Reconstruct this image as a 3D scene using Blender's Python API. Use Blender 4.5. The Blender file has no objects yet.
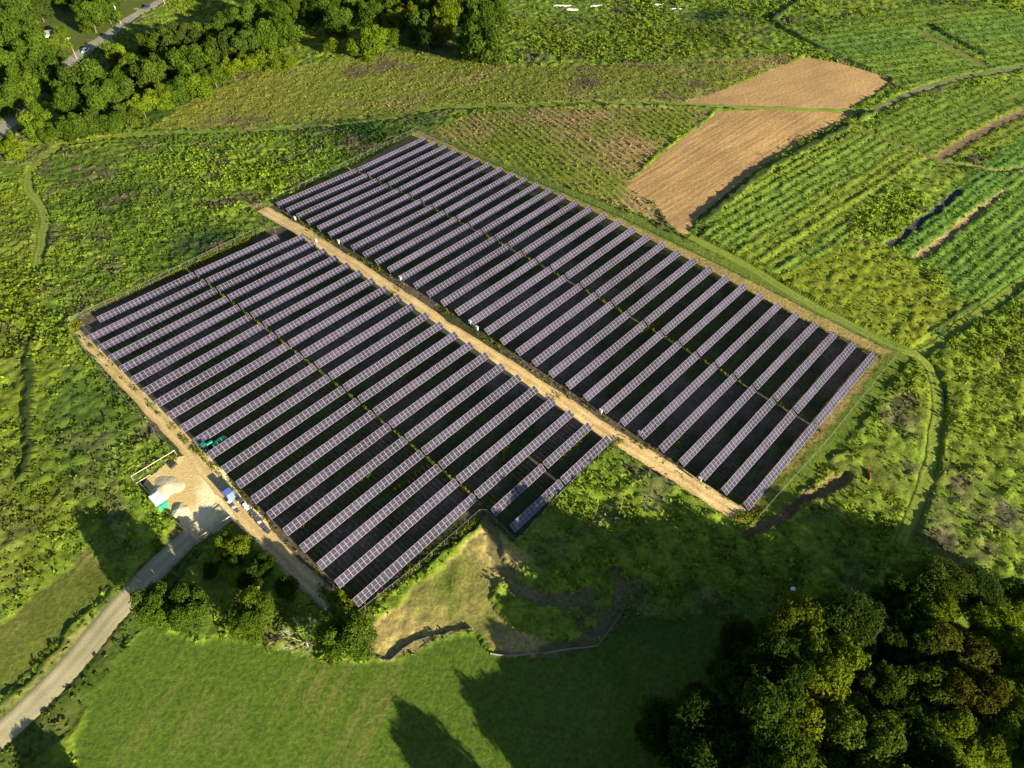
import bpy, bmesh, math, random
import numpy as np
from mathutils import Vector, Matrix
random.seed(7)
RNG = np.random.default_rng(11)
SC = bpy.context.scene
COL = SC.collection
R = math.radians

# ------------------------------------------------------------------ camera and survey of the site
F_PX = 692.257
PITCH = 0.83232961
ROLL = 0.0133455
S = 1.25                       # metres per survey unit
HC = 100.0 * S
AZ = -0.7469246                # heading of the "down the field" axis (u), sun comes from this side
DU = 4.35424
OFF = 4.0793
U0, V0 = 70.0, 0.0
X0, Y0 = -60.38191, 155.29503
T = [-3.342297, 1.8396107, -0.3383848, 1.2142933, -1.0676319, -1.8731056, 1.3750700]
EDGE = dict(R1=(51.31645, .1346736), R0=(0., .10859), RC=(25.66128, .1026694),
            L1=(-4.595135, .114941), L0=(-56.030423, .136271), LC=(-30.0454485, .1233287))
TOPZ = 1.75                    # height of the racks' upper edge above the ground
CA, SA = math.cos(AZ), math.sin(AZ)

def terr(x, y):
    """ground height in metres at world metres x, y"""
    x = np.asarray(x, float) / S - X0
    y = np.asarray(y, float) / S - Y0
    u = x * CA + y * SA
    v = -x * SA + y * CA
    a = 1.3 * np.tanh((u - U0) / 70 / 1.3)
    b = 1.3 * np.tanh((v - V0) / 60 / 1.3)
    z = (T[0]*(a*a-.35) + T[1]*a*b + T[2]*(b*b-.35) + T[3]*(a**3-.6*a) + T[4]*a*a*b + T[5]*a*b*b + T[6]*(b**3-.6*b))
    return z * S - TOPZ

def uv(u, v):
    return ((X0 + u*CA - v*SA) * S, (Y0 + u*SA + v*CA) * S)

cp, sp = math.cos(PITCH), math.sin(PITCH)
right = Vector((1, 0, 0)); up = Vector((0, sp, cp)); fwd = Vector((0, cp, -sp))
cr, sr = math.cos(ROLL), math.sin(ROLL)
CR = right*cr + up*sr
CU = up*cr - right*sr

def P(px, py, h=0.0):
    """point of the site at survey-photo position px, py, h metres above the ground"""
    d = CR*((px-512)/F_PX) - CU*((py-384)/F_PX) + fwd
    z = 0.0
    for _ in range(12):
        t = (HC - z) / -d.z
        x, y = d.x*t, d.y*t
        z = float(terr(x, y)) + h
    return (x, y)

def P3(px, py, h=0.0):
    x, y = P(px, py, h)
    return Vector((x, y, float(terr(x, y)) + h))

def poly(pts):
    return [P(*p) for p in pts]

cam = bpy.data.cameras.new('camera')
cam.sensor_width = 36; cam.lens = 36*F_PX/1024
cam.clip_start = .5; cam.clip_end = 9000
co = bpy.data.objects.new('camera', cam); COL.objects.link(co)
co.matrix_world = Matrix(((CR.x, CU.x, -fwd.x, 0), (CR.y, CU.y, -fwd.y, 0), (CR.z, CU.z, -fwd.z, HC), (0, 0, 0, 1)))
SC.camera = co

# ------------------------------------------------------------------ light
SUN_EL = 15.0
w = bpy.data.worlds.new('World'); SC.world = w; w.use_nodes = True
nt = w.node_tree
sky = nt.nodes.new('ShaderNodeTexSky'); sky.sky_type = 'NISHITA'; sky.sun_disc = False
sky.sun_elevation = R(SUN_EL); sky.altitude = 100; sky.air_density = 1.0; sky.dust_density = .6; sky.ozone_density = 1.2
sdir = Vector((CA, SA, math.tan(R(SUN_EL)))).normalized()
sky.sun_rotation = math.atan2(sdir.x, sdir.y)
bg = nt.nodes['Background']; bg.inputs[1].default_value = .05
nt.links.new(sky.outputs[0], bg.inputs[0])
sl = bpy.data.lights.new('sun', 'SUN'); sl.energy = 5.0; sl.angle = R(.5); sl.color = (1, .88, .60)
so = bpy.data.objects.new('sun', sl); COL.objects.link(so)
so.rotation_euler = (-sdir).to_track_quat('-Z', 'Y').to_euler()
so.location = (100, -60, 200)
SC.view_settings.view_transform = 'Standard'; SC.view_settings.look = 'None'
SC.view_settings.exposure = 1.8; SC.view_settings.gamma = 1

# ------------------------------------------------------------------ helpers
def tag(o, label=None, cat=None, group=None, kind=None):
    if label: o['label'] = label
    if cat: o['category'] = cat
    if group: o['group'] = group
    if kind: o['kind'] = kind
    return o

def empty(name, loc, rz=0.0):
    o = bpy.data.objects.new(name, None); COL.objects.link(o)
    o.empty_display_size = .5
    o.location = loc; o.rotation_euler = (0, 0, rz)
    return o

def link(name, me, mat=None, parent=None):
    o = bpy.data.objects.new(name, me); COL.objects.link(o)
    if mat is not None:
        for m in (mat if isinstance(mat, (list, tuple)) else [mat]):
            me.materials.append(m)
    if parent: o.parent = parent
    return o

def np_mesh(name, V, Fq, smooth=False, colors=None, mi=None):
    """mesh from an (n,3) array and an (m,k) face array"""
    me = bpy.data.meshes.new(name)
    V = np.asarray(V, np.float32); Fq = np.asarray(Fq, np.int32)
    k = Fq.shape[1]; m = len(Fq)
    me.vertices.add(len(V)); me.vertices.foreach_set('co', V.ravel())
    me.loops.add(m*k); me.loops.foreach_set('vertex_index', Fq.ravel())
    me.polygons.add(m)
    me.polygons.foreach_set('loop_start', np.arange(0, m*k, k, dtype=np.int32))
    me.polygons.foreach_set('loop_total', np.full(m, k, np.int32))
    me.polygons.foreach_set('use_smooth', np.full(m, smooth, bool))
    if mi is not None: me.polygons.foreach_set('material_index', np.asarray(mi, np.int32))
    me.update(calc_edges=True)
    if colors is not None:
        a = me.color_attributes.new('tint', 'FLOAT_COLOR', 'POINT')
        c = np.ones((len(V), 4), np.float32); c[:, :3] = colors
        a.data.foreach_set('color', c.ravel())
    return me

class MB:
    """collects boxes, tubes and plates into one mesh"""
    def __init__(s): s.v = []; s.f = []; s.m = []
    def box(s, c, d, rz=0, mi=0, taper=1.0, tilt=None):
        n = len(s.v); M = Matrix.Rotation(rz, 3, 'Z')
        if tilt: M = M @ Matrix.Rotation(tilt[1], 3, tilt[0])
        for k in (-1, 1):
            t = taper if k > 0 else 1
            for i, j in ((-1, -1), (1, -1), (1, 1), (-1, 1)):
                s.v.append(Vector(c) + M @ Vector((i*d[0]/2*t, j*d[1]/2*t, k*d[2]/2)))
        for q in ((0, 3, 2, 1), (4, 5, 6, 7), (0, 1, 5, 4), (1, 2, 6, 5), (2, 3, 7, 6), (3, 0, 4, 7)):
            s.f.append([n+a for a in q]); s.m.append(mi)
        return s
    def tube(s, a, b, r0, r1=None, n=8, mi=0, caps=True):
        a = Vector(a); b = Vector(b); r1 = r0 if r1 is None else r1
        d = (b-a).normalized(); x = d.orthogonal().normalized(); y = d.cross(x)
        k = len(s.v)
        for p, r in ((a, r0), (b, r1)):
            for i in range(n):
                t = 2*math.pi*i/n
                s.v.append(p + x*(math.cos(t)*r) + y*(math.sin(t)*r))
        for i in range(n):
            j = (i+1) % n
            s.f.append([k+i, k+j, k+n+j, k+n+i]); s.m.append(mi)
        if caps:
            s.f.append([k+i for i in range(n)][::-1]); s.m.append(mi)
            s.f.append([k+n+i for i in range(n)]); s.m.append(mi)
        return s
    def prism(s, prof, x0, x1, mi=0):
        """profile in (y, z) extruded along x"""
        k = len(s.v); n = len(prof)
        for x in (x0, x1):
            for y, z in prof: s.v.append(Vector((x, y, z)))
        for i in range(n):
            j = (i+1) % n
            s.f.append([k+i, k+j, k+n+j, k+n+i]); s.m.append(mi)
        s.f.append([k+i for i in range(n)][::-1]); s.m.append(mi)
        s.f.append([k+n+i for i in range(n)]); s.m.append(mi)
        return s
    def mesh(s, name='m'):
        me = bpy.data.meshes.new(name)
        me.from_pydata([tuple(v) for v in s.v], [], s.f)
        me.polygons.foreach_set('material_index', s.m)
        bm = bmesh.new(); bm.from_mesh(me); bmesh.ops.recalc_face_normals(bm, faces=bm.faces); bm.to_mesh(me); bm.free()
        me.update()
        return me
    def build(s, name, mat, parent=None, bevel=0):
        o = link(name, s.mesh(name), mat, parent)
        if bevel:
            b = o.modifiers.new('b', 'BEVEL'); b.width = bevel; b.segments = 2
        return o

# ------------------------------------------------------------------ noise
def hash2(i, j, seed):
    h = (i.astype(np.int64)*374761393 + j.astype(np.int64)*668265263 + seed*974634777) & 0xffffffff
    h = ((h ^ (h >> 13)) * 1274126177) & 0xffffffff
    h = h ^ (h >> 16)
    return (h & 0xffff) / 65535.0

def vnoise(x, y, s, seed=0):
    x = np.asarray(x)/s; y = np.asarray(y)/s
    c, d = math.cos(seed*1.7+.4), math.sin(seed*1.7+.4)
    x, y = x*c-y*d, x*d+y*c
    i = np.floor(x); j = np.floor(y); fx = x-i; fy = y-j
    fx = fx*fx*(3-2*fx); fy = fy*fy*(3-2*fy)
    i = i.astype(np.int64); j = j.astype(np.int64)
    return ((hash2(i, j, seed)*(1-fx)+hash2(i+1, j, seed)*fx)*(1-fy) + (hash2(i, j+1, seed)*(1-fx)+hash2(i+1, j+1, seed)*fx)*fy)

def fbm(x, y, s, seed=0, o=3):
    r = 0; a = 1; t = 0
    for k in range(o):
        r = r + a*vnoise(x, y, s/2**k, seed+k*7); t += a; a *= .55
    return r/t

def clump(x, y, s, seed=0):
    """rounded tussocks: distance to the nearest of jittered points, 1 at a centre"""
    x = np.asarray(x)/s; y = np.asarray(y)/s
    i = np.floor(x).astype(np.int64); j = np.floor(y).astype(np.int64)
    best = np.full(x.shape, 9.0); hh = np.zeros(x.shape)
    for di in (-1, 0, 1):
        for dj in (-1, 0, 1):
            cx = i+di+hash2(i+di, j+dj, seed); cy = j+dj+hash2(i+di, j+dj, seed+5)
            d = (x-cx)**2+(y-cy)**2
            m = d < best
            best = np.where(m, d, best); hh = np.where(m, hash2(i+di, j+dj, seed+9), hh)
    return np.clip(1-best*1.6, 0, 1), hh

def inpoly(x, y, pl):
    xs = np.array([p[0] for p in pl]); ys = np.array([p[1] for p in pl])
    r = np.zeros(x.shape, bool)
    m = (x > xs.min()) & (x < xs.max()) & (y > ys.min()) & (y < ys.max())
    X = x[m]; Y = y[m]; c = np.zeros(X.shape, bool)
    n = len(pl); j = n-1
    for i in range(n):
        with np.errstate(divide='ignore', invalid='ignore'):
            t = ((ys[i] > Y) != (ys[j] > Y)) & (X < (xs[j]-xs[i])*(Y-ys[i])/(ys[j]-ys[i]+1e-12)+xs[i])
        c ^= t; j = i
    r[m] = c
    return r

def dline(x, y, pl):
    """distance to a polyline (9999 away from it)"""
    r = np.full(x.shape, 9999.0)
    for (ax, ay), (bx, by) in zip(pl[:-1], pl[1:]):
        m = (x > min(ax, bx)-12) & (x < max(ax, bx)+12) & (y > min(ay, by)-12) & (y < max(ay, by)+12)
        if not m.any(): continue
        X = x[m]; Y = y[m]; dx, dy = bx-ax, by-ay
        t = np.clip(((X-ax)*dx+(Y-ay)*dy)/(dx*dx+dy*dy), 0, 1)
        r[m] = np.minimum(r[m], np.hypot(X-ax-t*dx, Y-ay-t*dy))
    return r

# ------------------------------------------------------------------ materials
def node_mat(name):
    m = bpy.data.materials.new(name); m.use_nodes = True
    nt = m.node_tree; b = nt.nodes['Principled BSDF']
    return m, nt, b

def mat_plain(name, col, rough=.7, metal=0, var=.12, scale=3.0):
    m, nt, b = node_mat(name)
    tc = nt.nodes.new('ShaderNodeTexCoord'); n = nt.nodes.new('ShaderNodeTexNoise'); n.inputs['Scale'].default_value = scale
    n.inputs['Detail'].default_value = 4
    nt.links.new(tc.outputs['Object'], n.inputs['Vector'])
    r = nt.nodes.new('ShaderNodeMapRange'); r.inputs['To Min'].default_value = 1-var; r.inputs['To Max'].default_value = 1+var
    nt.links.new(n.outputs['Fac'], r.inputs['Value'])
    mx = nt.nodes.new('ShaderNodeVectorMath'); mx.operation = 'SCALE'; mx.inputs[0].default_value = col
    nt.links.new(r.outputs[0], mx.inputs['Scale'])
    nt.links.new(mx.outputs[0], b.inputs['Base Color'])
    b.inputs['Roughness'].default_value = rough; b.inputs['Metallic'].default_value = metal
    return m

def mat_two(name, c0, c1, scale=.2, lo=.35, hi=.65, rough=.95, fine=2.0, fineamt=.3, bump=.3, spec=.2, wave=None, tint=False):
    """two soil or grass colours mixed by broad noise, fine grain on top; wave=(angle, period, darkcol, amount)"""
    m, nt, b = node_mat(name)
    tc = nt.nodes.new('ShaderNodeTexCoord')
    def noise(sc, det=5):
        n = nt.nodes.new('ShaderNodeTexNoise'); n.inputs['Scale'].default_value = sc; n.inputs['Detail'].default_value = det
        nt.links.new(tc.outputs['Object'], n.inputs['Vector']); return n.outputs['Fac']
    def mr(v, a, bb, c, d):
        r = nt.nodes.new('ShaderNodeMapRange'); r.inputs['From Min'].default_value = a; r.inputs['From Max'].default_value = bb
        r.inputs['To Min'].default_value = c; r.inputs['To Max'].default_value = d
        nt.links.new(v, r.inputs['Value']); return r.outputs[0]
    mx = nt.nodes.new('ShaderNodeMix'); mx.data_type = 'RGBA'
    mx.inputs[6].default_value = (*c0, 1); mx.inputs[7].default_value = (*c1, 1)
    nt.links.new(mr(noise(scale), lo, hi, 0, 1), mx.inputs[0])
    colout = mx.outputs[2]
    h = noise(fine, 8)
    if wave:
        mp = nt.nodes.new('ShaderNodeMapping'); mp.inputs['Rotation'].default_value = (0, 0, -wave[0])
        nt.links.new(tc.outputs['Object'], mp.inputs['Vector'])
        mp2 = nt.nodes.new('ShaderNodeVectorMath'); mp2.operation = 'MULTIPLY'; mp2.inputs[1].default_value = (.035, 1.0/wave[1], 1)
        nt.links.new(mp.outputs[0], mp2.inputs[0])
        wv = nt.nodes.new('ShaderNodeTexNoise'); wv.inputs['Scale'].default_value = 1.0; wv.inputs['Detail'].default_value = 5; wv.inputs['Roughness'].default_value = .7
        nt.links.new(mp2.outputs[0], wv.inputs['Vector'])
        m2 = nt.nodes.new('ShaderNodeMix'); m2.data_type = 'RGBA'; m2.inputs[7].default_value = (*wave[2], 1)
        nt.links.new(mr(wv.outputs['Fac'], .42, .68, 0, wave[3]), m2.inputs[0]); nt.links.new(colout, m2.inputs[6])
        colout = m2.outputs[2]
    if tint:
        at = nt.nodes.new('ShaderNodeAttribute'); at.attribute_name = 'tint'
        tm = nt.nodes.new('ShaderNodeVectorMath'); tm.operation = 'MULTIPLY'
        nt.links.new(colout, tm.inputs[0]); nt.links.new(at.outputs['Color'], tm.inputs[1]); colout = tm.outputs[0]
    sc = nt.nodes.new('ShaderNodeVectorMath'); sc.operation = 'SCALE'
    nt.links.new(colout, sc.inputs[0]); nt.links.new(mr(h, .25, .75, 1-fineamt, 1+fineamt), sc.inputs['Scale'])
    nt.links.new(sc.outputs[0], b.inputs['Base Color'])
    bp = nt.nodes.new('ShaderNodeBump'); bp.inputs['Strength'].default_value = bump; bp.inputs['Distance'].default_value = .3
    nt.links.new(h, bp.inputs['Height'])
    if wave:
        b2 = nt.nodes.new('ShaderNodeBump'); b2.inputs['Strength'].default_value = wave[4]; b2.inputs['Distance'].default_value = .35
        nt.links.new(wv.outputs['Fac'], b2.inputs['Height']); nt.links.new(bp.outputs[0], b2.inputs['Normal'])
        nt.links.new(b2.outputs[0], b.inputs['Normal'])
    else:
        nt.links.new(bp.outputs[0], b.inputs['Normal'])
    b.inputs['Roughness'].default_value = rough; b.inputs['Specular IOR Level'].default_value = spec
    return m

def mat_ground():
    m, nt, b = node_mat('meadow_ground')
    at = nt.nodes.new('ShaderNodeAttribute'); at.attribute_name = 'tint'
    tc = nt.nodes.new('ShaderNodeTexCoord')
    n = nt.nodes.new('ShaderNodeTexNoise'); n.inputs['Scale'].default_value = 1.3; n.inputs['Detail'].default_value = 8; n.inputs['Roughness'].default_value = .65
    nt.links.new(tc.outputs['Object'], n.inputs['Vector'])
    r = nt.nodes.new('ShaderNodeMapRange'); r.inputs['From Min'].default_value = .3; r.inputs['From Max'].default_value = .7
    r.inputs['To Min'].default_value = .55; r.inputs['To Max'].default_value = 1.4
    nt.links.new(n.outputs['Fac'], r.inputs['Value'])
    s = nt.nodes.new('ShaderNodeVectorMath'); s.operation = 'SCALE'
    nt.links.new(at.outputs['Color'], s.inputs[0]); nt.links.new(r.outputs[0], s.inputs['Scale'])
    nt.links.new(s.outputs[0], b.inputs['Base Color'])
    bp = nt.nodes.new('ShaderNodeBump'); bp.inputs['Strength'].default_value = .5; bp.inputs['Distance'].default_value = .35
    nt.links.new(n.outputs['Fac'], bp.inputs['Height']); nt.links.new(bp.outputs[0], b.inputs['Normal'])
    b.inputs['Roughness'].default_value = .95; b.inputs['Specular IOR Level'].default_value = .15
    return m

def mat_leaf(name, col, trans=.35, tint=True, var=.35, yellow=None):
    """leaves: diffuse plus light coming through; colour varies per leaf and over each crown"""
    m, nt, b = node_mat(name)
    nt.nodes.remove(b)
    out = nt.nodes['Material Output']
    geo = nt.nodes.new('ShaderNodeNewGeometry'); oi = nt.nodes.new('ShaderNodeObjectInfo')
    r = nt.nodes.new('ShaderNodeMapRange'); r.inputs['To Min'].default_value = 1-var; r.inputs['To Max'].default_value = 1+var
    nt.links.new(geo.outputs['Random Per Island'], r.inputs['Value'])
    hs = nt.nodes.new('ShaderNodeVectorMath'); hs.operation = 'SCALE'
    nt.links.new(r.outputs[0], hs.inputs['Scale'])
    mx = nt.nodes.new('ShaderNodeMix'); mx.data_type = 'RGBA'
    mx.inputs[6].default_value = (*col, 1)
    y = yellow or (col[0]*1.3, col[1]*1.15, col[2]*.9)
    mx.inputs[7].default_value = (*y, 1)
    nt.links.new(oi.outputs['Random'], mx.inputs[0])
    c = mx.outputs[2]
    if tint:
        at = nt.nodes.new('ShaderNodeAttribute'); at.attribute_name = 'tint'
        vm = nt.nodes.new('ShaderNodeVectorMath'); vm.operation = 'MULTIPLY'
        nt.links.new(c, vm.inputs[0]); nt.links.new(at.outputs['Color'], vm.inputs[1]); c = vm.outputs[0]
    nt.links.new(c, hs.inputs[0])
    d = nt.nodes.new('ShaderNodeBsdfDiffuse'); t = nt.nodes.new('ShaderNodeBsdfTranslucent')
    nt.links.new(hs.outputs[0], d.inputs['Color'])
    ts = nt.nodes.new('ShaderNodeVectorMath'); ts.operation = 'MULTIPLY'; ts.inputs[1].default_value = (1.25, 1.15, .5)
    nt.links.new(hs.outputs[0], ts.inputs[0]); nt.links.new(ts.outputs[0], t.inputs['Color'])
    ms = nt.nodes.new('ShaderNodeMixShader'); ms.inputs[0].default_value = trans
    nt.links.new(d.outputs[0], ms.inputs[1]); nt.links.new(t.outputs[0], ms.inputs[2])
    nt.links.new(ms.outputs[0], out.inputs['Surface'])
    return m

M_bark = mat_plain('bark', (.12, .09, .065), .95, var=.3)
M_dead = mat_plain('dead_wood', (.27, .24, .20), .9, var=.2)
M_galv = mat_plain('galvanised_steel', (.27, .29, .28), .6, .2, var=.1)
M_alu = mat_plain('aluminium_frame', (.33, .305, .36), .5, .1, var=.05)
M_white = mat_plain('white_paint', (.78, .79, .80), .35, var=.05)
M_dark = mat_plain('dark_plastic', (.03, .032, .035), .5)
M_glass = mat_plain('car_glass', (.02, .025, .03), .08, var=.02)
M_tyre = mat_plain('tyre_rubber', (.02, .02, .02), .85)
M_wood = mat_plain('pole_wood', (.33, .26, .17), .9, var=.2)

# ------------------------------------------------------------------ survey of the ground covers
fence_outline = poly([(70, 327), (78, 318), (180, 268), (262, 231), (279, 228), (264, 210), (420, 131), (520, 178), (640, 229), (760, 286), (892, 352), (820, 440), (752, 516), (738, 518), (680, 482), (615, 441), (560, 490), (516, 545), (487, 517), (420, 570), (360, 616), (338, 606), (300, 580), (285, 566), (262, 545), (232, 522), (200, 545), (138, 481), (176, 455), (120, 390)])
centre_road = poly([(262, 209), (285, 222), (300, 230), (325, 247), (350, 263), (375, 279), (400, 296), (425, 313), (450, 330), (475, 346), (500, 362), (525, 378), (550, 395), (575, 411), (600, 427), (625, 443), (650, 459), (675, 474), (700, 490), (722, 504), (742, 516)])
left_track = poly([(80, 330), (92, 345), (112, 366), (130, 385), (150, 406), (168, 424), (186, 443), (200, 462), (218, 484), (236, 504), (255, 527), (272, 547), (290, 566), (312, 585), (332, 604)])
yard = poly([(180, 457), (166, 463), (156, 472), (147, 478), (143, 484), (160, 503), (179, 524), (200, 544), (216, 533), (233, 521), (248, 531), (262, 541), (270, 545), (276, 538), (268, 522), (250, 505), (232, 485), (222, 468), (205, 452)])
gravel_road = poly([(206, 520), (188, 538), (170, 556), (150, 575), (128, 598), (108, 620), (88, 645), (64, 673), (38, 699), (8, 728), (-30, 760), (-90, 808)])
street = poly([(230, -40), (190, -18), (172, -7), (160, 2), (130, 19), (115, 31), (92, 46), (70, 62), (55, 79), (38, 95), (15, 118), (-6, 137), (-60, 180)])
grass_path = poly([(36, 268), (40, 250), (42, 232), (44, 216), (36, 200), (28, 190), (28, 178), (38, 162), (60, 147), (85, 141), (130, 136), (200, 133), (256, 131), (330, 125), (400, 117), (440, 108), (512, 106), (600, 103), (680, 104), (760, 108), (852, 111)])
east_path = poly([(915, 352), (930, 368), (937, 388), (938, 410), (934, 440), (930, 465), (921, 495), (912, 518), (902, 545)])
bank_path = poly([(690, 236), (740, 262), (800, 298), (850, 325), (915, 354), (960, 325), (1000, 298), (1040, 268)])
far_track = poly([(852, 112), (875, 111), (890, 103), (915, 92), (950, 80), (990, 73), (1040, 64)])
far_line = poly([(770, 0), (772, 22), (800, 38), (830, 55), (862, 68), (892, 80), (915, 90)])
plough_a = poly([(682, 103), (715, 93), (745, 82), (775, 69), (805, 57), (835, 62), (862, 69), (889, 78), (886, 87), (868, 98), (850, 109), (800, 108), (740, 106)])
plough_b = poly([(718, 111), (770, 110), (820, 112), (856, 113), (846, 120), (800, 143), (760, 167), (727, 193), (700, 217), (688, 233), (680, 235), (668, 222), (655, 204), (640, 196), (627, 187), (632, 180), (660, 155), (690, 132), (708, 120)])
stubble = poly([(430, 132), (470, 115), (520, 109), (600, 107), (680, 107), (712, 112), (705, 120), (655, 155), (626, 184), (640, 197), (655, 206), (662, 224), (600, 200), (520, 170), (470, 150)])
swath = poly([(150, 131), (200, 95), (270, 72), (330, 62), (400, 52), (470, 62), (520, 66), (600, 66), (680, 62), (800, 55), (760, 80), (690, 102), (600, 101), (512, 104), (440, 106), (400, 114), (330, 122), (256, 128)])
straw = poly([(356, 655), (366, 632), (400, 603), (440, 570), (474, 533), (486, 524), (516, 548), (540, 560), (500, 575), (492, 600), (512, 632), (560, 642), (548, 657), (512, 657), (492, 653), (476, 627), (440, 636), (400, 658), (385, 662)])
lawn = poly([(150, 626), (190, 640), (240, 642), (300, 655), (335, 662), (372, 660), (396, 662), (440, 640), (474, 630), (492, 656), (545, 658), (600, 649), (632, 612), (642, 618), (690, 616), (740, 614), (770, 640), (760, 700), (700, 850), (70, 850), (76, 770), (74, 735), (90, 700), (120, 660)])
hay = poly([(-80, 690), (-10, 628), (30, 600), (62, 572), (86, 550), (100, 560), (112, 580), (105, 592), (70, 628), (35, 665), (0, 703), (-60, 760)])
verge = poly([(182, 520), (118, 590), (60, 652), (0, 712), (-60, 770), (-20, 800), (60, 740), (120, 660), (150, 622), (206, 552)])
dry_strip = poly([(882, 352), (892, 354), (820, 440), (754, 514), (745, 512), (800, 440), (860, 375)])
tip_strip = poly([(262, 209), (420, 131), (520, 178), (640, 229), (760, 286), (892, 352), (880, 356), (756, 296), (632, 240), (500, 182), (424, 145), (422, 138), (300, 196)])
crop_a = poly([(697, 242), (724, 208), (764, 178), (862, 129), (925, 157), (885, 190), (845, 225), (850, 240), (800, 268), (780, 275)])
crop_b = poly([(888, 243), (950, 190), (1015, 140), (1060, 110), (1060, 270), (985, 316), (935, 270)])
crop_c = poly([(872, 126), (900, 108), (950, 90), (1050, 78), (1050, 125), (985, 150), (945, 162), (905, 145)])
crop_d = poly([(800, 42), (850, 20), (920, 5), (1000, 8), (1050, 30), (1050, 62), (960, 76), (905, 88), (860, 66)])
weeds_a = poly([(700, 242), (780, 277), (852, 240), (880, 245), (930, 285), (975, 312), (912, 350), (850, 322), (780, 283)])
swale_a = poly([(488, 524), (494, 545), (500, 565), (512, 585), (530, 597), (560, 601), (590, 597)])
swale_b = poly([(545, 652), (580, 645), (603, 632), (617, 612), (622, 592), (615, 575)])
ditch = poly([(846, 478), (822, 490), (800, 503), (783, 516), (765, 525), (748, 536)])
town_lawn = poly([(28, 36), (40, 20), (60, 6), (90, -6), (135, -20), (180, -20), (160, 0), (128, 17), (112, 28), (88, 44), (72, 58), (58, 62), (50, 50)])
hedge_shade_lines = [(poly([(704, 222), (732, 198), (764, 173), (800, 153), (848, 127)]), 1.2, 1.5), (poly([(893, 103), (925, 90)]), 1.0, 1.4), (poly([(772, 22), (800, 38), (830, 55), (862, 68), (892, 82)]), 1.0, 1.3), (poly([(774, 20), (790, 8), (812, -6)]), 1.2, 1.6),
          (poly([(932, 27), (950, 38), (968, 47), (986, 57)]), 1.2, 1.6), (poly([(27, 345), (31, 372), (29, 400), (29, 460), (20, 480)]), .8, 1.2), (poly([(941, 390), (941, 415), (938, 440)]), .8, 1.0),  # dark line beside the east path stands in for a shadow there
          (poly([(116, 592), (100, 612), (78, 636), (56, 658), (28, 686), (2, 710)]), .7, .9), (poly([(140, 624), (120, 648), (98, 680), (84, 705)]), .9, 1.0), (poly([(930, 335), (955, 318), (978, 303)]), .8, 1.0), (poly([(872, 113), (862, 120)]), 1.6, 2.0)]
bright = [poly(q) for q in ([(-20, 330), (30, 335), (62, 352), (50, 420), (80, 520), (60, 560), (-20, 620)], [(-20, 190), (30, 190), (44, 225), (34, 265), (48, 300), (44, 330), (-20, 330)], [(165, 30), (150, 12), (172, -12), (240, -20), (236, 14), (200, 26)],
    [(500, 50), (520, 20), (740, 20), (770, 50), (640, 62)], [(905, 380), (1040, 300), (1040, 470), (940, 480)], [(800, 470), (900, 420), (910, 500), (860, 540)], [(250, 70), (320, 20), (330, 40), (290, 60)])]
north_fence = poly([(424, 129), (520, 174), (640, 225), (760, 282), (897, 353)])
east_fence = poly([(900, 357), (829, 445), (759, 522)])
veg_yellow = [(0, 225, 60), (20, 285, 90)]

def dirv(a, b):
    p, q = P(*a), P(*b); d = Vector((q[0]-p[0], q[1]-p[1])).normalized(); return d
D_A = dirv((838, 190), (903, 150)); D_B = dirv((915, 259), (1003, 192)); D_C = dirv((905, 140), (985, 100))
D_D = dirv((838, 47), (920, 36)); D_ST = dirv((560, 130), (625, 178)); D_PL = dirv((652, 186), (768, 116)); D_PA = dirv((725, 102), (840, 66))
D_LAWN = dirv((200, 740), (260, 650)); D_HAY = dirv((5, 690), (90, 580)); D_FIELD = Vector((-SA, CA))

def ridges(x, y, d, period, seed, wob=.5):
    """cross-row coordinate of planted rows: 0..1 profile, row random"""
    s = (-x*d.y + y*d.x)
    s = s + wob*(vnoise(x, y, 14, seed)-.5)*2 + wob*1.3*(vnoise(x, y, 4.5, seed+2)-.5)
    k = s/period
    i = np.floor(k)
    return .5-.5*np.cos(2*math.pi*k), hash2(i.astype(np.int64), np.zeros_like(i, dtype=np.int64), seed)

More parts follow.
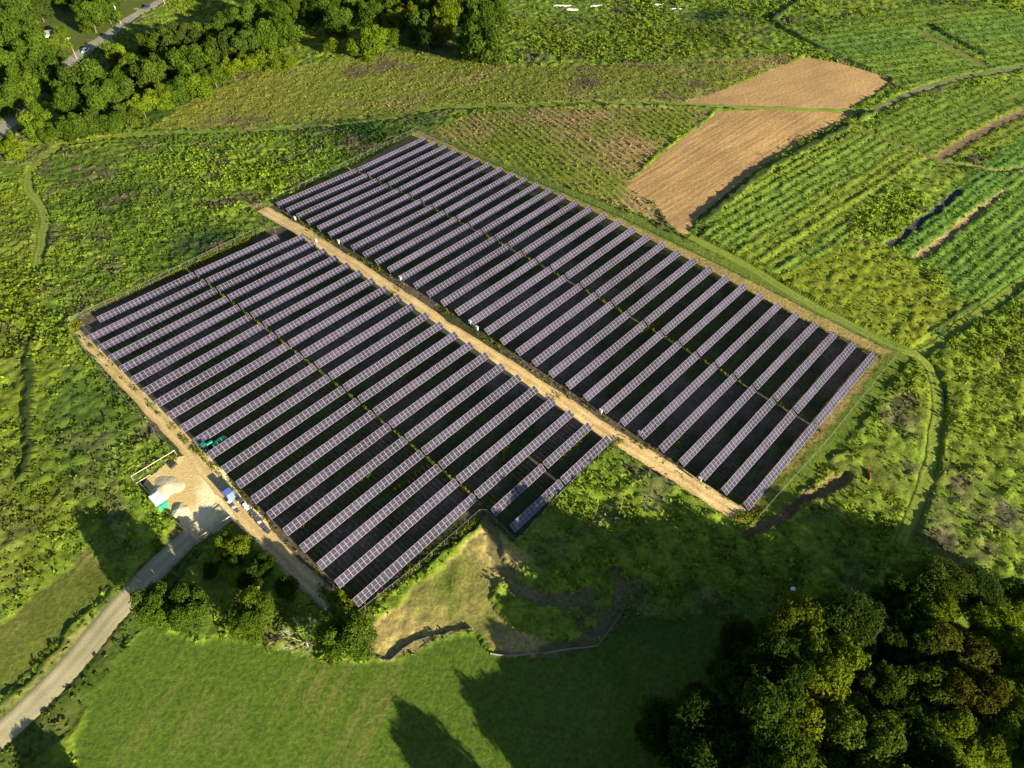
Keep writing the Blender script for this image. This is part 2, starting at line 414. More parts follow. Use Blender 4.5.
def cover(x, y, want='both'):
    """height above the terrain and colour of the plant cover at world x, y"""
    n1 = fbm(x, y, 45, 3); n2 = fbm(x, y, 12, 5); n3 = fbm(x, y, 4, 8)
    cl, ch = clump(x, y, 2.7, 4); cl2, ch2 = clump(x, y, 5.5, 14)
    far = np.clip((y-150)/200, 0, 1)
    jx = x + (vnoise(x, y, 2.2, 21)-.5)*1.5; jy = y + (vnoise(x, y, 2.2, 22)-.5)*1.5
    green = 1.65*np.stack([.042+.027*n1+.025*n2, .070+.034*n1+.026*n2, .008+.004*n3], -1)
    yel = np.array([.100, .125, .012]); dkg = np.array([.018, .048, .010]); tan = np.array([.17, .135, .055]); brn = np.array([.11, .08, .05])
    def mixc(c, t, k):
        k = np.clip(k, 0, 1)[..., None]; return c*(1-k)+t*k
    c = green
    c = mixc(c, yel, (n2-.5)*1.4*(ch-.1))
    c = mixc(c, dkg, (.45-n1)*3)
    c = mixc(c, np.array([.085, .080, .04]), (fbm(x, y, 9, 41)-.58)*4)
    c = c*(.75+.5*ch)[..., None]
    wild = np.ones(x.shape, bool)
    f1 = fbm(x, y, 1.6, 55, 2)
    h = .12 + .38*cl*(.4+ch)*(.5+n2) + .3*(n3-.5) + .35*(f1-.5)
    big = np.clip((n1-.42)*5, 0, 1)
    h = h + .45*cl2*big*(.3+ch2)
    def put(mask, col, hh):
        nonlocal c, h, wild
        wild = wild & ~mask
        c = np.where(mask[..., None], col, c); h = np.where(mask, hh, h)
    for pl in bright:
        m = inpoly(jx, jy, pl)
        c = np.where(m[..., None], mixc(c, np.array([.115, .150, .012])*(.8+.4*ch)[..., None], .55+.5*(n2-.5)), c)
    # low grass just outside the right-hand fence
    put((dline(jx, jy, east_fence) < 2.6) | (dline(jx, jy, north_fence) < 2.4), np.stack([.065+.04*n2, .105+.04*n2, .012+0*n1], -1), .08+.25*n3)
    # open hill grass
    m = inpoly(jx, jy, swath)
    cs = mixc(np.stack([.120+.03*n2, .150+.02*n1, .024+0*n1], -1), tan*1.25, (fbm(x, y, 18, 31)-.52)*2.5)
    cs = mixc(cs, brn*1.0, (fbm(x, y, 16, 77)-.64)*4)
    put(m, cs*(.8+.4*n3)[..., None], .1+.35*cl*ch+.12*n3)
    m = inpoly(jx, jy, stubble)
    rd, rr = ridges(x, y, D_ST, 2.4, 5)
    cs = mixc(np.stack([.115+.03*n2, .150+.03*n2, .020+0*n1], -1), np.array([.25, .18, .08]), (fbm(x, y, 22, 51)-.38)*3.5+.35*(rr-.5)+.7*(1-rd)-.25)
    put(m, cs, .45*rd*(.4+rr)*(fbm(x, y, 3, 61)+.2))
    # lush weeds by the east corner
    m = inpoly(jx, jy, weeds_a)
    put(m, mixc(np.stack([.095+.045*n2, .130+.04*n2, .012+0*n1], -1), tan*.8, (n3-.66)*3), .2+.6*cl*(.3+ch)*n2*1.4+.25*cl2*ch2+.3*f1)
    # crops
    for pl, d, per, hh, sd, col, bare in ((crop_a, D_A, 3.1, 1.3, 11, (.070, .102, .011), .0), (crop_b, D_B, 2.7, 1.0, 12, (.045, .085, .011), .0), (crop_c, D_C, 3.4, .9, 13, (.058, .088, .010), .0), (crop_d, D_D, 5.0, .9, 14, (.052, .085, .010), .0)):
        m = inpoly(jx, jy, pl)
        rd, rr = ridges(x, y, d, per, sd, .35)
        blk, br = ridges(x, y, d, per*4, sd+3, .2)
        cc = 1.5*np.array(col)*(.75+.35*rr+.35*n2)[..., None]
        cc = mixc(cc, yel*1.15, (br-.6)*1.3)
        cc = mixc(cc, dkg*2.6, (.25-br)*2)
        barem = (rr < bare)
        cc = np.where(barem[..., None], np.array([.075, .055, .038])*(.8+.4*n3)[..., None], cc)
        cc = mixc(cc, np.array([.050, .062, .018]), (.15-rd)*1.5)
        hv = hh*(.6+.32*rd)*(.6+.4*rr)*(.45+1.0*(n3-.2)+.4*cl*ch)
        put(m, cc, np.where(barem, .05, hv))
    for ln, wd, col, hh in ((poly([(890, 246), (925, 218), (958, 192)]), 1.3, (.045, .04, .045), .05), (poly([(917, 260), (960, 226), (1003, 192)]), 1.1, (.22, .16, .08), .05),
                            (poly([(940, 158), (975, 135), (1024, 112)]), 1.8, (.13, .095, .055), .06), (poly([(925, 158), (1000, 172), (1040, 165)]), 1.0, (.15, .15, .05), .1),
                            (poly([(862, 130), (905, 148), (945, 163)]), 1.5, (.11, .125, .03), .12), (poly([(918, 30), (950, 48), (985, 67)]), 2.2, (.11, .12, .03), .15)):
        put(dline(jx, jy, ln) < wd, np.array(col)*(.8+.4*n3)[..., None], hh)
    # straw patch, swales
    m = inpoly(jx, jy, straw)
    put(m, mixc(np.array([.25, .205, .075])*(.75+.5*n3)[..., None], np.array([.10, .125, .02]), (n2-.5)*3), .06+.22*cl*ch+.30*(n3-.3)+.25*(f1-.4))
    for ln in (swale_a, swale_b):
        put(dline(jx, jy, ln) < 1.5, np.array([.13, .115, .05])*(.75+.5*n3)[..., None], .02-.25+0*n3)
    put(dline(jx, jy, ditch) < 1.15, np.array([.13, .085, .045])*(.75+.5*n3)[..., None], -.35+0*n3)
    # solar site floor: worn soil and short grass
    m = inpoly(jx, jy, fence_outline)
    cs = mixc(np.stack([.055+.02*n2, .060+.03*n2, .026+0*n1], -1), np.array([.15, .11, .085]), (fbm(x, y, 13, 71)-.45)*5)
    put(m, .62*cs*(.6+.8*n3)[..., None], .04+.16*cl*ch*n3)  # floor colour darkened to deepen the shade between rows
    m2 = m & inpoly(jx, jy, tip_strip)
    put(m2, np.array([.22, .17, .065])*(.75+.5*n3)[..., None], .05+.15*n3)
    m2 = m & inpoly(jx, jy, dry_strip)
    put(m2, mixc(np.array([.20, .155, .055])*(.75+.5*n3)[..., None], np.array([.09, .115, .02]), (n2-.55)*4), .05+.25*n3*cl)
    # mown ground by the street
    m = inpoly(jx, jy, town_lawn)
    put(m, mixc(np.array([.075, .100, .017])*(.8+.4*n3)[..., None], np.array([.16, .13, .055]), (n2-.6)*3), .04+.1*n3)
    # tall dark hedges and ditch edges, one strip standing for path-side shadow
    for ln, wd, hg_ in hedge_shade_lines:
        put(dline(jx, jy, ln) < wd, np.array([.030, .050, .009])*(.7+.6*n3)[..., None], hg_*(.6+.6*n3))
    # mown ground
    m = inpoly(jx, jy, lawn)
    rd, rr = ridges(x, y, D_LAWN, 3.0, 17, .4)
    def streak(d, w_, l_, sd):
        a_ = -x*d.y+y*d.x; b_ = x*d.x+y*d.y
        cw = vnoise(a_/w_+500, b_/l_, 1.0, 0)
        return .6*cw+.4*vnoise(a_/(w_*.5)+90, b_/(l_*.5), 1.0, 0)
    st = streak(D_LAWN, 1.3, 16, 1)
    cl_ = np.array([.058, .098, .010])*(.85+.25*n1+.10*rd)[..., None]
    cl_ = mixc(cl_, np.array([.150, .135, .045]), (fbm(x, y, 22, 81)-.45)*1.4*(st+.1)+(st-.62)*.7)
    cl_ = mixc(cl_, np.array([.035, .075, .008]), (.42-fbm(x, y, 13, 85))*3)
    put(m, cl_*(.9+.2*n3)[..., None], .02+.03*n3+.03*st)
    m = inpoly(jx, jy, hay)
    rd, rr = ridges(x, y, D_HAY, 2.6, 19, .4)
    st = streak(D_HAY, 1.1, 18, 2)
    put(m, mixc(np.array([.075, .095, .015])*(.8+.4*n2)[..., None], np.array([.20, .155, .065]), (st-.5)*2.2+(fbm(x, y, 14, 91)-.45)*2)*(.85+.3*n3)[..., None], .03+.05*n3+.06*st)
    m = inpoly(jx, jy, verge)
    put(m, mixc(np.array([.055, .085, .012])*(.7+.6*n3)[..., None], np.array([.14, .13, .045]), (n2-.6)*3), .1+.22*cl*ch)
    # roads leave a flat bed
    flat = np.zeros(x.shape, bool)
    for ln, wd in ((centre_road, 2.4), (left_track, 2.1), (gravel_road, 2.8), (street, 3.3), (grass_path, 1.9), (east_path, 1.9), (far_track, 1.8), (bank_path, 2.0)):
        flat |= dline(x, y, ln) < wd
    for pl in (yard, plough_a, plough_b):
        flat |= inpoly(x, y, pl)
    h = np.where(flat, -.06, np.maximum(h, -.4)); wild = wild & ~flat
    return h, np.clip(c, .004, .5), flat, wild, n1, n2

# ------------------------------------------------------------------ ground sheet
def axis(lo, hi, f):
    a = [lo]
    while a[-1] < hi: a.append(a[-1]+f(a[-1]))
    return np.array(a)
gx = axis(-400, 400, lambda t: .55 if abs(t) < 150 else .55+(abs(t)-150)*.0035)
gy = axis(8, 430, lambda t: .5 if t < 140 else .5+(t-140)*.0025)
far_x = [-5000, -3000, -1800, -1100, -750, -550, -460]; far_y = [520, 640, 850, 1200, 1900, 3000, 5000]
gx = np.concatenate([far_x, gx, [-t for t in far_x[::-1]]]); gy = np.concatenate([[-3000, -1200, -400, -150, -60, -20], gy, far_y])
GX, GY = np.meshgrid(gx, gy)
hh, cc, flat, wild_, _, _ = cover(GX, GY)
edge = (np.abs(GX) > 401) | (GY > 431) | (GY < 7)
hh = np.where(edge, .1, hh)
GZ = terr(GX, GY) + hh
nx, ny = len(gx), len(gy)
idx = np.arange(nx*ny).reshape(ny, nx)
Fq = np.stack([idx[:-1, :-1], idx[:-1, 1:], idx[1:, 1:], idx[1:, :-1]], -1).reshape(-1, 4)
me = np_mesh('ground', np.stack([GX, GY, GZ], -1).reshape(-1, 3), Fq, True, cc.reshape(-1, 3))
g = link('ground', me, mat_ground()); tag(g, kind='structure')

# ------------------------------------------------------------------ sheets: roads, yard, ploughed land, paths
def ribbon(name, line, width, mat, lift=.03, seed=0, wob=.35, step=1.6, shoulder=0):
    pts = [Vector(p) for p in line]
    # Catmull-Rom resample
    out = []
    for i in range(len(pts)-1):
        p0 = pts[max(i-1, 0)]; p1 = pts[i]; p2 = pts[i+1]; p3 = pts[min(i+2, len(pts)-1)]
        n = max(1, int((p2-p1).length/step))
        for k in range(n):
            t = k/n
            out.append(.5*((2*p1)+(p2-p0)*t+(2*p0-5*p1+4*p2-p3)*t*t+(3*p1-p0-3*p2+p3)*t**3))
    out.append(pts[-1])
    K = 10; V = []; CT = []
    prof = [.72, .86, 1.0, 1.16, 1.0, .80, 1.0, 1.16, 1.0, .86, .72]
    for i, p in enumerate(out):
        d = (out[min(i+1, len(out)-1)]-out[max(i-1, 0)]).normalized(); nrm = Vector((-d.y, d.x))
        wl = width/2 + wob*(float(vnoise(p.x, p.y, 2.5, seed))-.5)*2 + wob*(float(vnoise(p.x, p.y, 9, seed+4))-.5)*2
        wr = width/2 + wob*(float(vnoise(p.x, p.y, 2.5, seed+1))-.5)*2 + wob*(float(vnoise(p.x, p.y, 9, seed+5))-.5)*2
        for k in range(K+1):
            t = -wl + (wl+wr)*k/K
            q = p+nrm*t
            z = lift if 0 < k < K else lift-.10
            V.append((q.x, q.y, float(terr(q.x, q.y))+z))
            f_ = 1+(prof[k]-1)*(.35+1.0*float(vnoise(p.x+k*3, p.y, 6, 61)))
            CT.append((f_, f_*(1.04 if k == 5 else 1), f_))
    F = [[i*(K+1)+k, i*(K+1)+k+1, (i+1)*(K+1)+k+1, (i+1)*(K+1)+k][::-1] for i in range(len(out)-1) for k in range(K)]
    o = link(name, np_mesh(name, V, F, True, np.array(CT)), mat); tag(o, kind='structure')
    return o

def sheet(name, pl, mat, lift=.04, wob=.5, seed=0, cell=4.0):
    ring = []
    n = len(pl)
    for i in range(n):
        a = Vector(pl[i]); b = Vector(pl[(i+1) % n]); k = max(1, int((b-a).length/1.2))
        for j in range(k):
            q = a.lerp(b, j/k)
            ring.append((q.x+wob*(float(vnoise(q.x, q.y, 2.4, seed))-.5)*2, q.y+wob*(float(vnoise(q.x, q.y, 2.4, seed+1))-.5)*2))
    bm = bmesh.new()
    vs = [bm.verts.new((x, y, 0)) for x, y in ring]
    bm.faces.new(vs)
    bmesh.ops.triangulate(bm, faces=bm.faces[:])
    xs = [p[0] for p in ring]; ys = [p[1] for p in ring]
    for ax, lo, hi in ((0, min(xs), max(xs)), (1, min(ys), max(ys))):
        t = lo+cell
        while t < hi:
            bmesh.ops.bisect_plane(bm, geom=bm.verts[:]+bm.edges[:]+bm.faces[:], plane_co=(t, 0, 0) if ax == 0 else (0, t, 0), plane_no=(1, 0, 0) if ax == 0 else (0, 1, 0))
            t += cell
    for v in bm.verts: v.co.z = float(terr(v.co.x, v.co.y))+lift
    bmesh.ops.recalc_face_normals(bm, faces=bm.faces)
    me = bpy.data.meshes.new(name); bm.to_mesh(me); bm.free()
    ta = me.color_attributes.new('tint', 'FLOAT_COLOR', 'POINT'); ta.data.foreach_set('color', np.ones(len(me.vertices)*4, np.float32))
    if me.polygons[0].normal.z < 0: me.flip_normals()
    o = link(name, me, mat); tag(o, kind='structure')
    return o

M_dirt = mat_two('tan_dirt', (.54, .40, .20), (.40, .27, .12), .22, fine=2.2, fineamt=.3, bump=.18, tint=True)
M_dirt2 = mat_two('dry_dirt', (.44, .33, .165), (.37, .27, .125), .2, fine=2.2, fineamt=.28, bump=.2, tint=True)
M_yard = mat_two('pale_gravel', (.62, .53, .34), (.44, .33, .155), .09, .44, .56, fine=2.5, fineamt=.18, bump=.4)
M_gravel = mat_two('grey_gravel', (.30, .27, .175), (.23, .21, .13), .15, fine=3.0, fineamt=.15, bump=.1, tint=True)
M_asph = mat_two('asphalt', (.27, .26, .22), (.22, .21, .18), .2, fine=4, fineamt=.12, bump=.15)
M_path = mat_two('mown_path', (.15, .195, .026), (.12, .17, .02), .15, fine=1.5, fineamt=.25, bump=.4, tint=True)
M_path2 = mat_two('worn_path', (.17, .21, .032), (.14, .18, .024), .15, fine=1.5, fineamt=.25, bump=.4, tint=True)
M_track = mat_two('pale_track', (.14, .15, .075), (.10, .12, .035), .15, fine=1.5, fineamt=.25, bump=.4)
ang = math.atan2(D_PL.y, D_PL.x)
M_pl = mat_two('ploughed_soil', (.42, .265, .115), (.31, .195, .085), .05, fine=.8, fineamt=.14, bump=.5, wave=(ang, 1.2, (.16, .10, .05), .85, .25))
ang = math.atan2(D_PA.y, D_PA.x)
M_pl2 = mat_two('harrowed_soil', (.37, .235, .105), (.29, .185, .085), .06, fine=.8, fineamt=.14, bump=.5, wave=(ang, 2.2, (.21, .14, .07), .5, .15))
sheet('ploughed_field', plough_b, M_pl, .03, .6, 3)
sheet('ploughed_field', plough_a, M_pl2, .03, .6, 5)
ribbon('grass_path', grass_path, 2.9, M_path2, .03, 1)
ribbon('grass_path', east_path, 3.0, M_path2, .03, 2)
ribbon('grass_path', bank_path, 3.2, M_path, .034, 6)
ribbon('farm_track', far_track, 3.2, M_track, .038, 3)
ribbon('gravel_road', gravel_road, 4.9, M_gravel, .03, 4, wob=.15)
sheet('gravel_yard', yard, M_yard, .04, .3, 7, 3.0)
ribbon('dirt_track', left_track, 4.3, M_dirt2, .05, 5)
ribbon('gravel_track', poly([(280, 229), (262, 236), (225, 252), (180, 272), (130, 297), (96, 316), (84, 330)]), 3.4, M_gravel, .036, 12)
ribbon('dirt_road', centre_road, 4.9, M_dirt, .03, 8)
ribbon('street', street, 7.4, M_asph, .06, 9, wob=.08)
sheet('driveway', poly([(97, 40), (88, 40), (84, 41), (90, 46), (94, 48), (102, 42)]), M_gravel, .075, .1, 2)
sheet('driveway', poly([(133, 8), (140, 8), (150, 12), (143, 18), (138, 17)]), M_gravel, .075, .1, 3)

# ------------------------------------------------------------------ solar racks
def mat_cell():
    m, nt, b = node_mat('solar_cells')
    tc = nt.nodes.new('ShaderNodeTexCoord'); br = nt.nodes.new('ShaderNodeTexBrick')
    br.offset = 0; br.inputs['Scale'].default_value = 1; br.inputs['Mortar Size'].default_value = .006
    br.inputs['Brick Width'].default_value = .17; br.inputs['Row Height'].default_value = .17
    br.inputs['Color1'].default_value = (.034, .028, .054, 1); br.inputs['Color2'].default_value = (.027, .024, .050, 1); br.inputs['Mortar'].default_value = (.07, .065, .085, 1)
    nt.links.new(tc.outputs['Object'], br.inputs['Vector'])
    oi = nt.nodes.new('ShaderNodeObjectInfo')
    r = nt.nodes.new('ShaderNodeMapRange'); r.inputs['To Min'].default_value = .88; r.inputs['To Max'].default_value = 1.14
    nt.links.new(oi.outputs['Random'], r.inputs['Value'])
    s = nt.nodes.new('ShaderNodeVectorMath'); s.operation = 'SCALE'
    ge = nt.nodes.new('ShaderNodeNewGeometry'); bn = nt.nodes.new('ShaderNodeTexNoise'); bn.inputs['Scale'].default_value = .05; bn.inputs['Detail'].default_value = 3
    nt.links.new(ge.outputs['Position'], bn.inputs['Vector'])
    r2 = nt.nodes.new('ShaderNodeMapRange'); r2.inputs['From Min'].default_value = .35; r2.inputs['From Max'].default_value = .65; r2.inputs['To Min'].default_value = .7; r2.inputs['To Max'].default_value = 1.3
    nt.links.new(bn.outputs['Fac'], r2.inputs['Value']); mm = nt.nodes.new('ShaderNodeMath'); mm.operation = 'MULTIPLY'
    nt.links.new(r.outputs[0], mm.inputs[0]); nt.links.new(r2.outputs[0], mm.inputs[1])
    nt.links.new(br.outputs['Color'], s.inputs[0]); nt.links.new(mm.outputs[0], s.inputs['Scale'])
    nt.links.new(s.outputs[0], b.inputs['Base Color'])
    b.inputs['Roughness'].default_value = .2; b.inputs['Specular IOR Level'].default_value = .5
    return m
M_cell = mat_cell()
PITCHV = 1.10; SLOPE = 1.88; TILT = R(35)
# module in its own frame: x along the row, y down the slope, z normal
mb = MB()
mb.box((0, 0, -.02), (1.07, SLOPE, .04), mi=0)
for s_ in (-1, 1):
    mb.box((0, s_*SLOPE*.2445, .002), (1.0, SLOPE*.468, .006), mi=1)
module_me = mb.mesh('solar_panel'); module_me.materials.append(M_alu); module_me.materials.append(M_cell)
pm = MB(); pm.box((0, 0, -.75), (.10, .10, 1.6)); post_me = pm.mesh('support_post'); post_me.materials.append(M_galv)
ORD = ['first', 'second', 'third', 'fourth', 'fifth', 'sixth', 'seventh', 'eighth', 'ninth', 'tenth', 'eleventh', 'twelfth', 'thirteenth', 'fourteenth', 'fifteenth', 'sixteenth', 'seventeenth', 'eighteenth', 'nineteenth', 'twentieth', 'twenty-first', 'twenty-second', 'twenty-third', 'twenty-fourth', 'twenty-fifth', 'twenty-sixth', 'twenty-seventh', 'twenty-eighth', 'twenty-ninth', 'thirtieth']

def rack(u, va, vb, label, group):
    """one tilted row of modules whose upper edge runs at u from va to vb"""
    ax, ay = uv(u, va); bx, by = uv(u, vb)
    A = Vector((ax, ay, float(terr(ax, ay))+TOPZ)); B = Vector((bx, by, float(terr(bx, by))+TOPZ))
    L = (B-A).length; n = max(2, round(L/PITCHV)); pitch = L/n
    X = (B-A).normalized()
    down = Vector((CA, SA, 0)); down = (down - X*down.dot(X)).normalized()
    N0 = X.cross(down); 
    if N0.z < 0: N0 = -N0
    Yd = (down*math.cos(TILT) - N0*math.sin(TILT)).normalized()
    N = Yd.cross(X) if Yd.cross(X).z > 0 else X.cross(Yd)
    mid = (A+B)/2
    gx_, gy_ = mid.x, mid.y
    root = empty('solar_rack', (gx_, gy_, float(terr(gx_, gy_))))
    tag(root, label, 'solar rack', group)
    root.rotation_euler = (0, 0, math.atan2(X.y, X.x))
    W = root.matrix_basis.copy(); Wi = Matrix.LocRotScale(root.location, root.rotation_euler, None).inverted()
    # local frame of a module (x along X, y = -Yd up-slope so that it is right handed)
    Rm = Matrix((X, -Yd, N)).transposed()
    if Rm.determinant() < 0: Rm = Matrix((-X, -Yd, N)).transposed()
    for i in range(n):
        c = A + X*((i+.5)*pitch) + Yd*(SLOPE/2)
        o = bpy.data.objects.new('solar_panel', module_me); COL.objects.link(o); o.parent = root
        o.matrix_local = Wi @ (Matrix.Translation(c) @ Rm.to_4x4())
    rl = MB()
    for t in (.5, 1.72):
        q0 = Wi @ (A + Yd*t - N*.09); q1 = Wi @ (B + Yd*t - N*.09)
        rl.tube(q0, q1, .045, n=4)
    rl.build('mounting_rail', M_galv, root)
    k = max(2, round(L/5.0))
    for i in range(k):
        c = A + X*((i+.5)*L/k) + Yd*(SLOPE/2) - N*.12
        o = bpy.data.objects.new('support_post', post_me); COL.objects.link(o); o.parent = root
        gz = float(terr(c.x, c.y)); hp = c.z-gz+.1
        o.matrix_local = Wi @ Matrix.Translation(Vector((c.x, c.y, c.z))) @ Matrix.Diagonal((1, 1, hp/1.55, 1))
    return root

def edge_v(key, ui): a, b = EDGE[key]; return a+b*(ui-15)
def px_v(px, py):
    x, y = P(px, py, TOPZ); x = x/S-X0; y = y/S-Y0
    return -x*SA+y*CA
GAP = .22
def nth(k, n):
    return (ORD[k]+' from the top') if k <= n//2 else (ORD[n-1-k]+' from the bottom')
for k in range(32):
    ui = float(k); u = ui*DU
    v0, vc, v1 = edge_v('R0', ui), edge_v('RC', ui), edge_v('R1', ui)
    lab = 'solar panel row, %s of right block, half ' % nth(k, 32)
    rack(u, v0, vc-GAP, lab+'beside centre dirt road', 'rows of solar panels in the right block')
    rack(u, vc+GAP, v1, lab+'along outer fence', 'rows of solar panels in the right block')
for k in range(23):
    i = k-1; ui = i+OFF; u = ui*DU
    v0, vc, v1 = edge_v('L0', ui), edge_v('LC', ui), edge_v('L1', ui)
    if i == -1: v0, vc, v1 = px_v(96, 316.7), px_v(195, 273), px_v(275.5, 234)
    if i == 20: v0, vc = px_v(489.2, 508), px_v(541, 462)
    if i == 21: v0, vc = px_v(509, 524.8), px_v(559, 478)
    lab = 'solar panel row, %s of left block, half ' % nth(k, 23)
    rack(u, v0, vc-GAP, lab+('in the fenced notch' if i >= 20 else 'beside the outer dirt track'), 'rows of solar panels in the left block')
    rack(u, vc+GAP, v1, lab+'beside centre dirt road', 'rows of solar panels in the left block')

# ------------------------------------------------------------------ fences
M_wire = mat_plain('fence_wire', (.13, .15, .14), .5, .5)
M_postm = mat_plain('fence_post_steel', (.16, .18, .165), .6, .1)
def fence(pts, label, name='wire_fence', h=2.1, step=3.2, cat='fence', group='chain-link fences around the solar site', mat=M_wire, rail=True):
    P0 = [Vector(p) for p in pts]
    x0, y0 = P0[0]; z0 = float(terr(x0, y0))
    root = empty(name, (x0, y0, z0)); tag(root, label, cat, group)
    out = []
    for a, b in zip(P0[:-1], P0[1:]):
        n = max(1, round((b-a).length/step))
        out += [a.lerp(b, i/n) for i in range(n)]
    out.append(P0[-1])
    base = Vector((x0, y0, z0))
    pm_ = MB().tube((0, 0, -.1), (0, 0, h+.05), .035, n=6); pme = pm_.mesh('fence_post'); pme.materials.append(M_postm)
    loc = []
    for q in out:
        z = float(terr(q.x, q.y)); loc.append(Vector((q.x, q.y, z))-base)
    sel = loc if len(loc) <= 100 else loc[:100]
    for q in sel:
        o = bpy.data.objects.new('fence_post', pme); COL.objects.link(o); o.parent = root; o.location = q
    m = MB()
    for a, b in zip(loc[:-1], loc[1:]):
        for k in range(0, 7):
            z = Vector((0, 0, h*(k+.15)/6.3)); m.tube(a+z, b+z, .006, n=3, caps=False)
        nn = 8
        for i in range(nn):
            q = a.lerp(b, i/nn); r = a.lerp(b, (i+1)/nn)
            m.tube(q, r+Vector((0, 0, h)), .004, n=3, caps=False); m.tube(r, q+Vector((0, 0, h)), .004, n=3, caps=False)
    m.build('wire_mesh', mat, root)
    if rail:
        m = MB()
        for a, b in zip(loc[:-1], loc[1:]): m.tube(a+Vector((0, 0, h)), b+Vector((0, 0, h)), .025, n=5)
        m.build('top_rail', M_postm, root)
    return root
fence(poly([(262, 209), (340, 170), (420, 131)]), 'wire fence along the top edge of the right solar block')
fence(poly([(420, 131), (520, 176), (640, 227)]), 'wire fence between the right block and the striped stubble, upper stretch')
fence(poly([(640, 227), (760, 286), (897, 355)]), 'wire fence along the right block beside the bushy green weeds, lower stretch')
fence(poly([(897, 355), (826, 443), (757, 520)]), 'pale wire fence beside the last single row at the right end')
fence(poly([(276, 233), (262, 232), (200, 262), (130, 297), (72, 324)]), 'wire fence along the top edge of the left solar block')
fence(poly([(68, 330), (100, 370), (135, 412), (176, 455)]), 'wire fence between round shrubs and the outer dirt track')
fence(poly([(135, 479), (160, 506), (180, 527), (200, 548), (233, 522)]), 'wire fence round the lower side of the gravel yard')
fence(poly([(233, 522), (262, 548), (300, 587), (333, 618)]), 'wire fence between the dark trees and the lower dirt track')
fence(poly([(352, 622), (420, 568), (480, 515), (487, 515), (517, 546)]), 'wire fence beside the yellow straw patch')
fence(poly([(517, 546), (560, 498), (616, 441)]), 'wire fence below the bottom row, beside the shaded green weeds')

M_cream = mat_plain('cream_pipe', (.36, .35, .30), .6)
# double pipe barriers at the yard
def barrier(a, b, label):
    pa, pb = P3(*a), P3(*b)
    root = empty('pipe_gate', pa); tag(root, label, 'gate', 'long pipe gates at the gravel yard')
    d = (pb-pa); L = d.length; x = d.normalized()
    nrm = Vector((-x.y, x.x, 0))
    m = MB()
    for z in (.3, 1.7): m.tube(Vector((0, 0, z)), d+Vector((0, 0, z)), .03 if z < 1.5 else .09, n=6)
    m.build('gate_rail', M_cream, root)
    for i in range(4):
        q = d*(i/3)
        MB().tube(q, q+Vector((0, 0, 1.8)), .05, n=6).build('gate_post', M_galv, root)
    m = MB().tube(x*0-nrm*1.2+Vector((0, 0, .35)), d*.32-nrm*1.2+Vector((0, 0, .35)), .08, n=6)
    m.tube(x*0-nrm*1.2, x*0-nrm*1.2+Vector((0, 0, .35)), .06, n=6).tube(d*.32-nrm*1.2, d*.32-nrm*1.2+Vector((0, 0, .35)), .06, n=6)
    m.build('counterweight_rail', M_cream, root)
barrier((134, 481), (177, 455), 'long white pipe gate at the upper left edge of the gravel yard')
barrier((233, 520), (201, 542), 'long white pipe gate beside the bright green trees below the yard')

# low fabric silt fence
M_fab = mat_plain('silt_fabric', (.16, .17, .17), .8)
M_fab2 = mat_plain('dark_silt_fabric', (.035, .04, .035), .85)
M_or = mat_plain('orange_mesh', (.55, .13, .04), .7)
def silt(pts, label, mat, h=.75):
    P0 = [Vector(p) for p in poly(pts)]
    base = P3(*pts[0]); root = empty('silt_fence', base); tag(root, label, 'silt fence')
    out = []
    for a, b in zip(P0[:-1], P0[1:]):
        n = max(1, round((b-a).length/2)); out += [a.lerp(b, i/n) for i in range(n)]
    out.append(P0[-1]); m = MB(); st = MB().box((0, 0, h*.55), (.06, .06, h*1.2)).mesh('stake'); st.materials.append(M_wood)
    pr = None
    for i, q in enumerate(out):
        q = q + Vector(((random.random()-.5)*.3, (random.random()-.5)*.3))
        p = Vector((q.x, q.y, float(terr(q.x, q.y))))-base
        if pr is not None:
            d = p-pr; m.box(pr+d/2+Vector((0, 0, h/2)), (d.length, .05, h), rz=math.atan2(d.y, d.x))
        if i < 100:
            o = bpy.data.objects.new('stake', st); COL.objects.link(o); o.parent = root; o.location = p
        pr = p
    m.build('fabric', mat, root)
silt([(366, 652), (385, 661), (392, 661), (404, 650), (415, 642), (440, 636), (472, 629)], 'low dark silt fence between the straw patch and the mown lawn', M_fab2)
silt([(490, 654), (512, 657), (545, 653), (565, 650), (597, 647), (606, 636), (618, 618), (627, 604), (637, 614), (655, 612), (690, 610), (728, 610), (740, 615)], 'low grey silt fence zigzagging through the tree shadow', M_fab)
silt([(866, 470), (869, 476), (869, 481)], 'short orange silt fence among weeds near the ditch head', M_or, 1.0)


# ------------------------------------------------------------------ leaves
def leaf_quads(C, Nn, size, tint, jit=.7, aspect=.62):
    """one leafy spray (a kinked diamond) per centre"""
    n = len(C)
    nn = Nn + RNG.normal(0, jit, (n, 3)); nn /= np.linalg.norm(nn, axis=1, keepdims=True)+1e-9
    r = RNG.normal(0, 1, (n, 3)); t = np.cross(nn, r); t /= np.linalg.norm(t, axis=1, keepdims=True)+1e-9
    b = np.cross(nn, t); s = (size*(.6+.8*RNG.random(n)))[:, None]
    V = np.stack([C-t*s, C-b*s*aspect+nn*s*.18, C+t*s, C+b*s*aspect+nn*s*.18], 1).reshape(-1, 3)
    Fq = np.arange(n*4).reshape(n, 4)
    return V, Fq, np.repeat(tint, 4, axis=0)

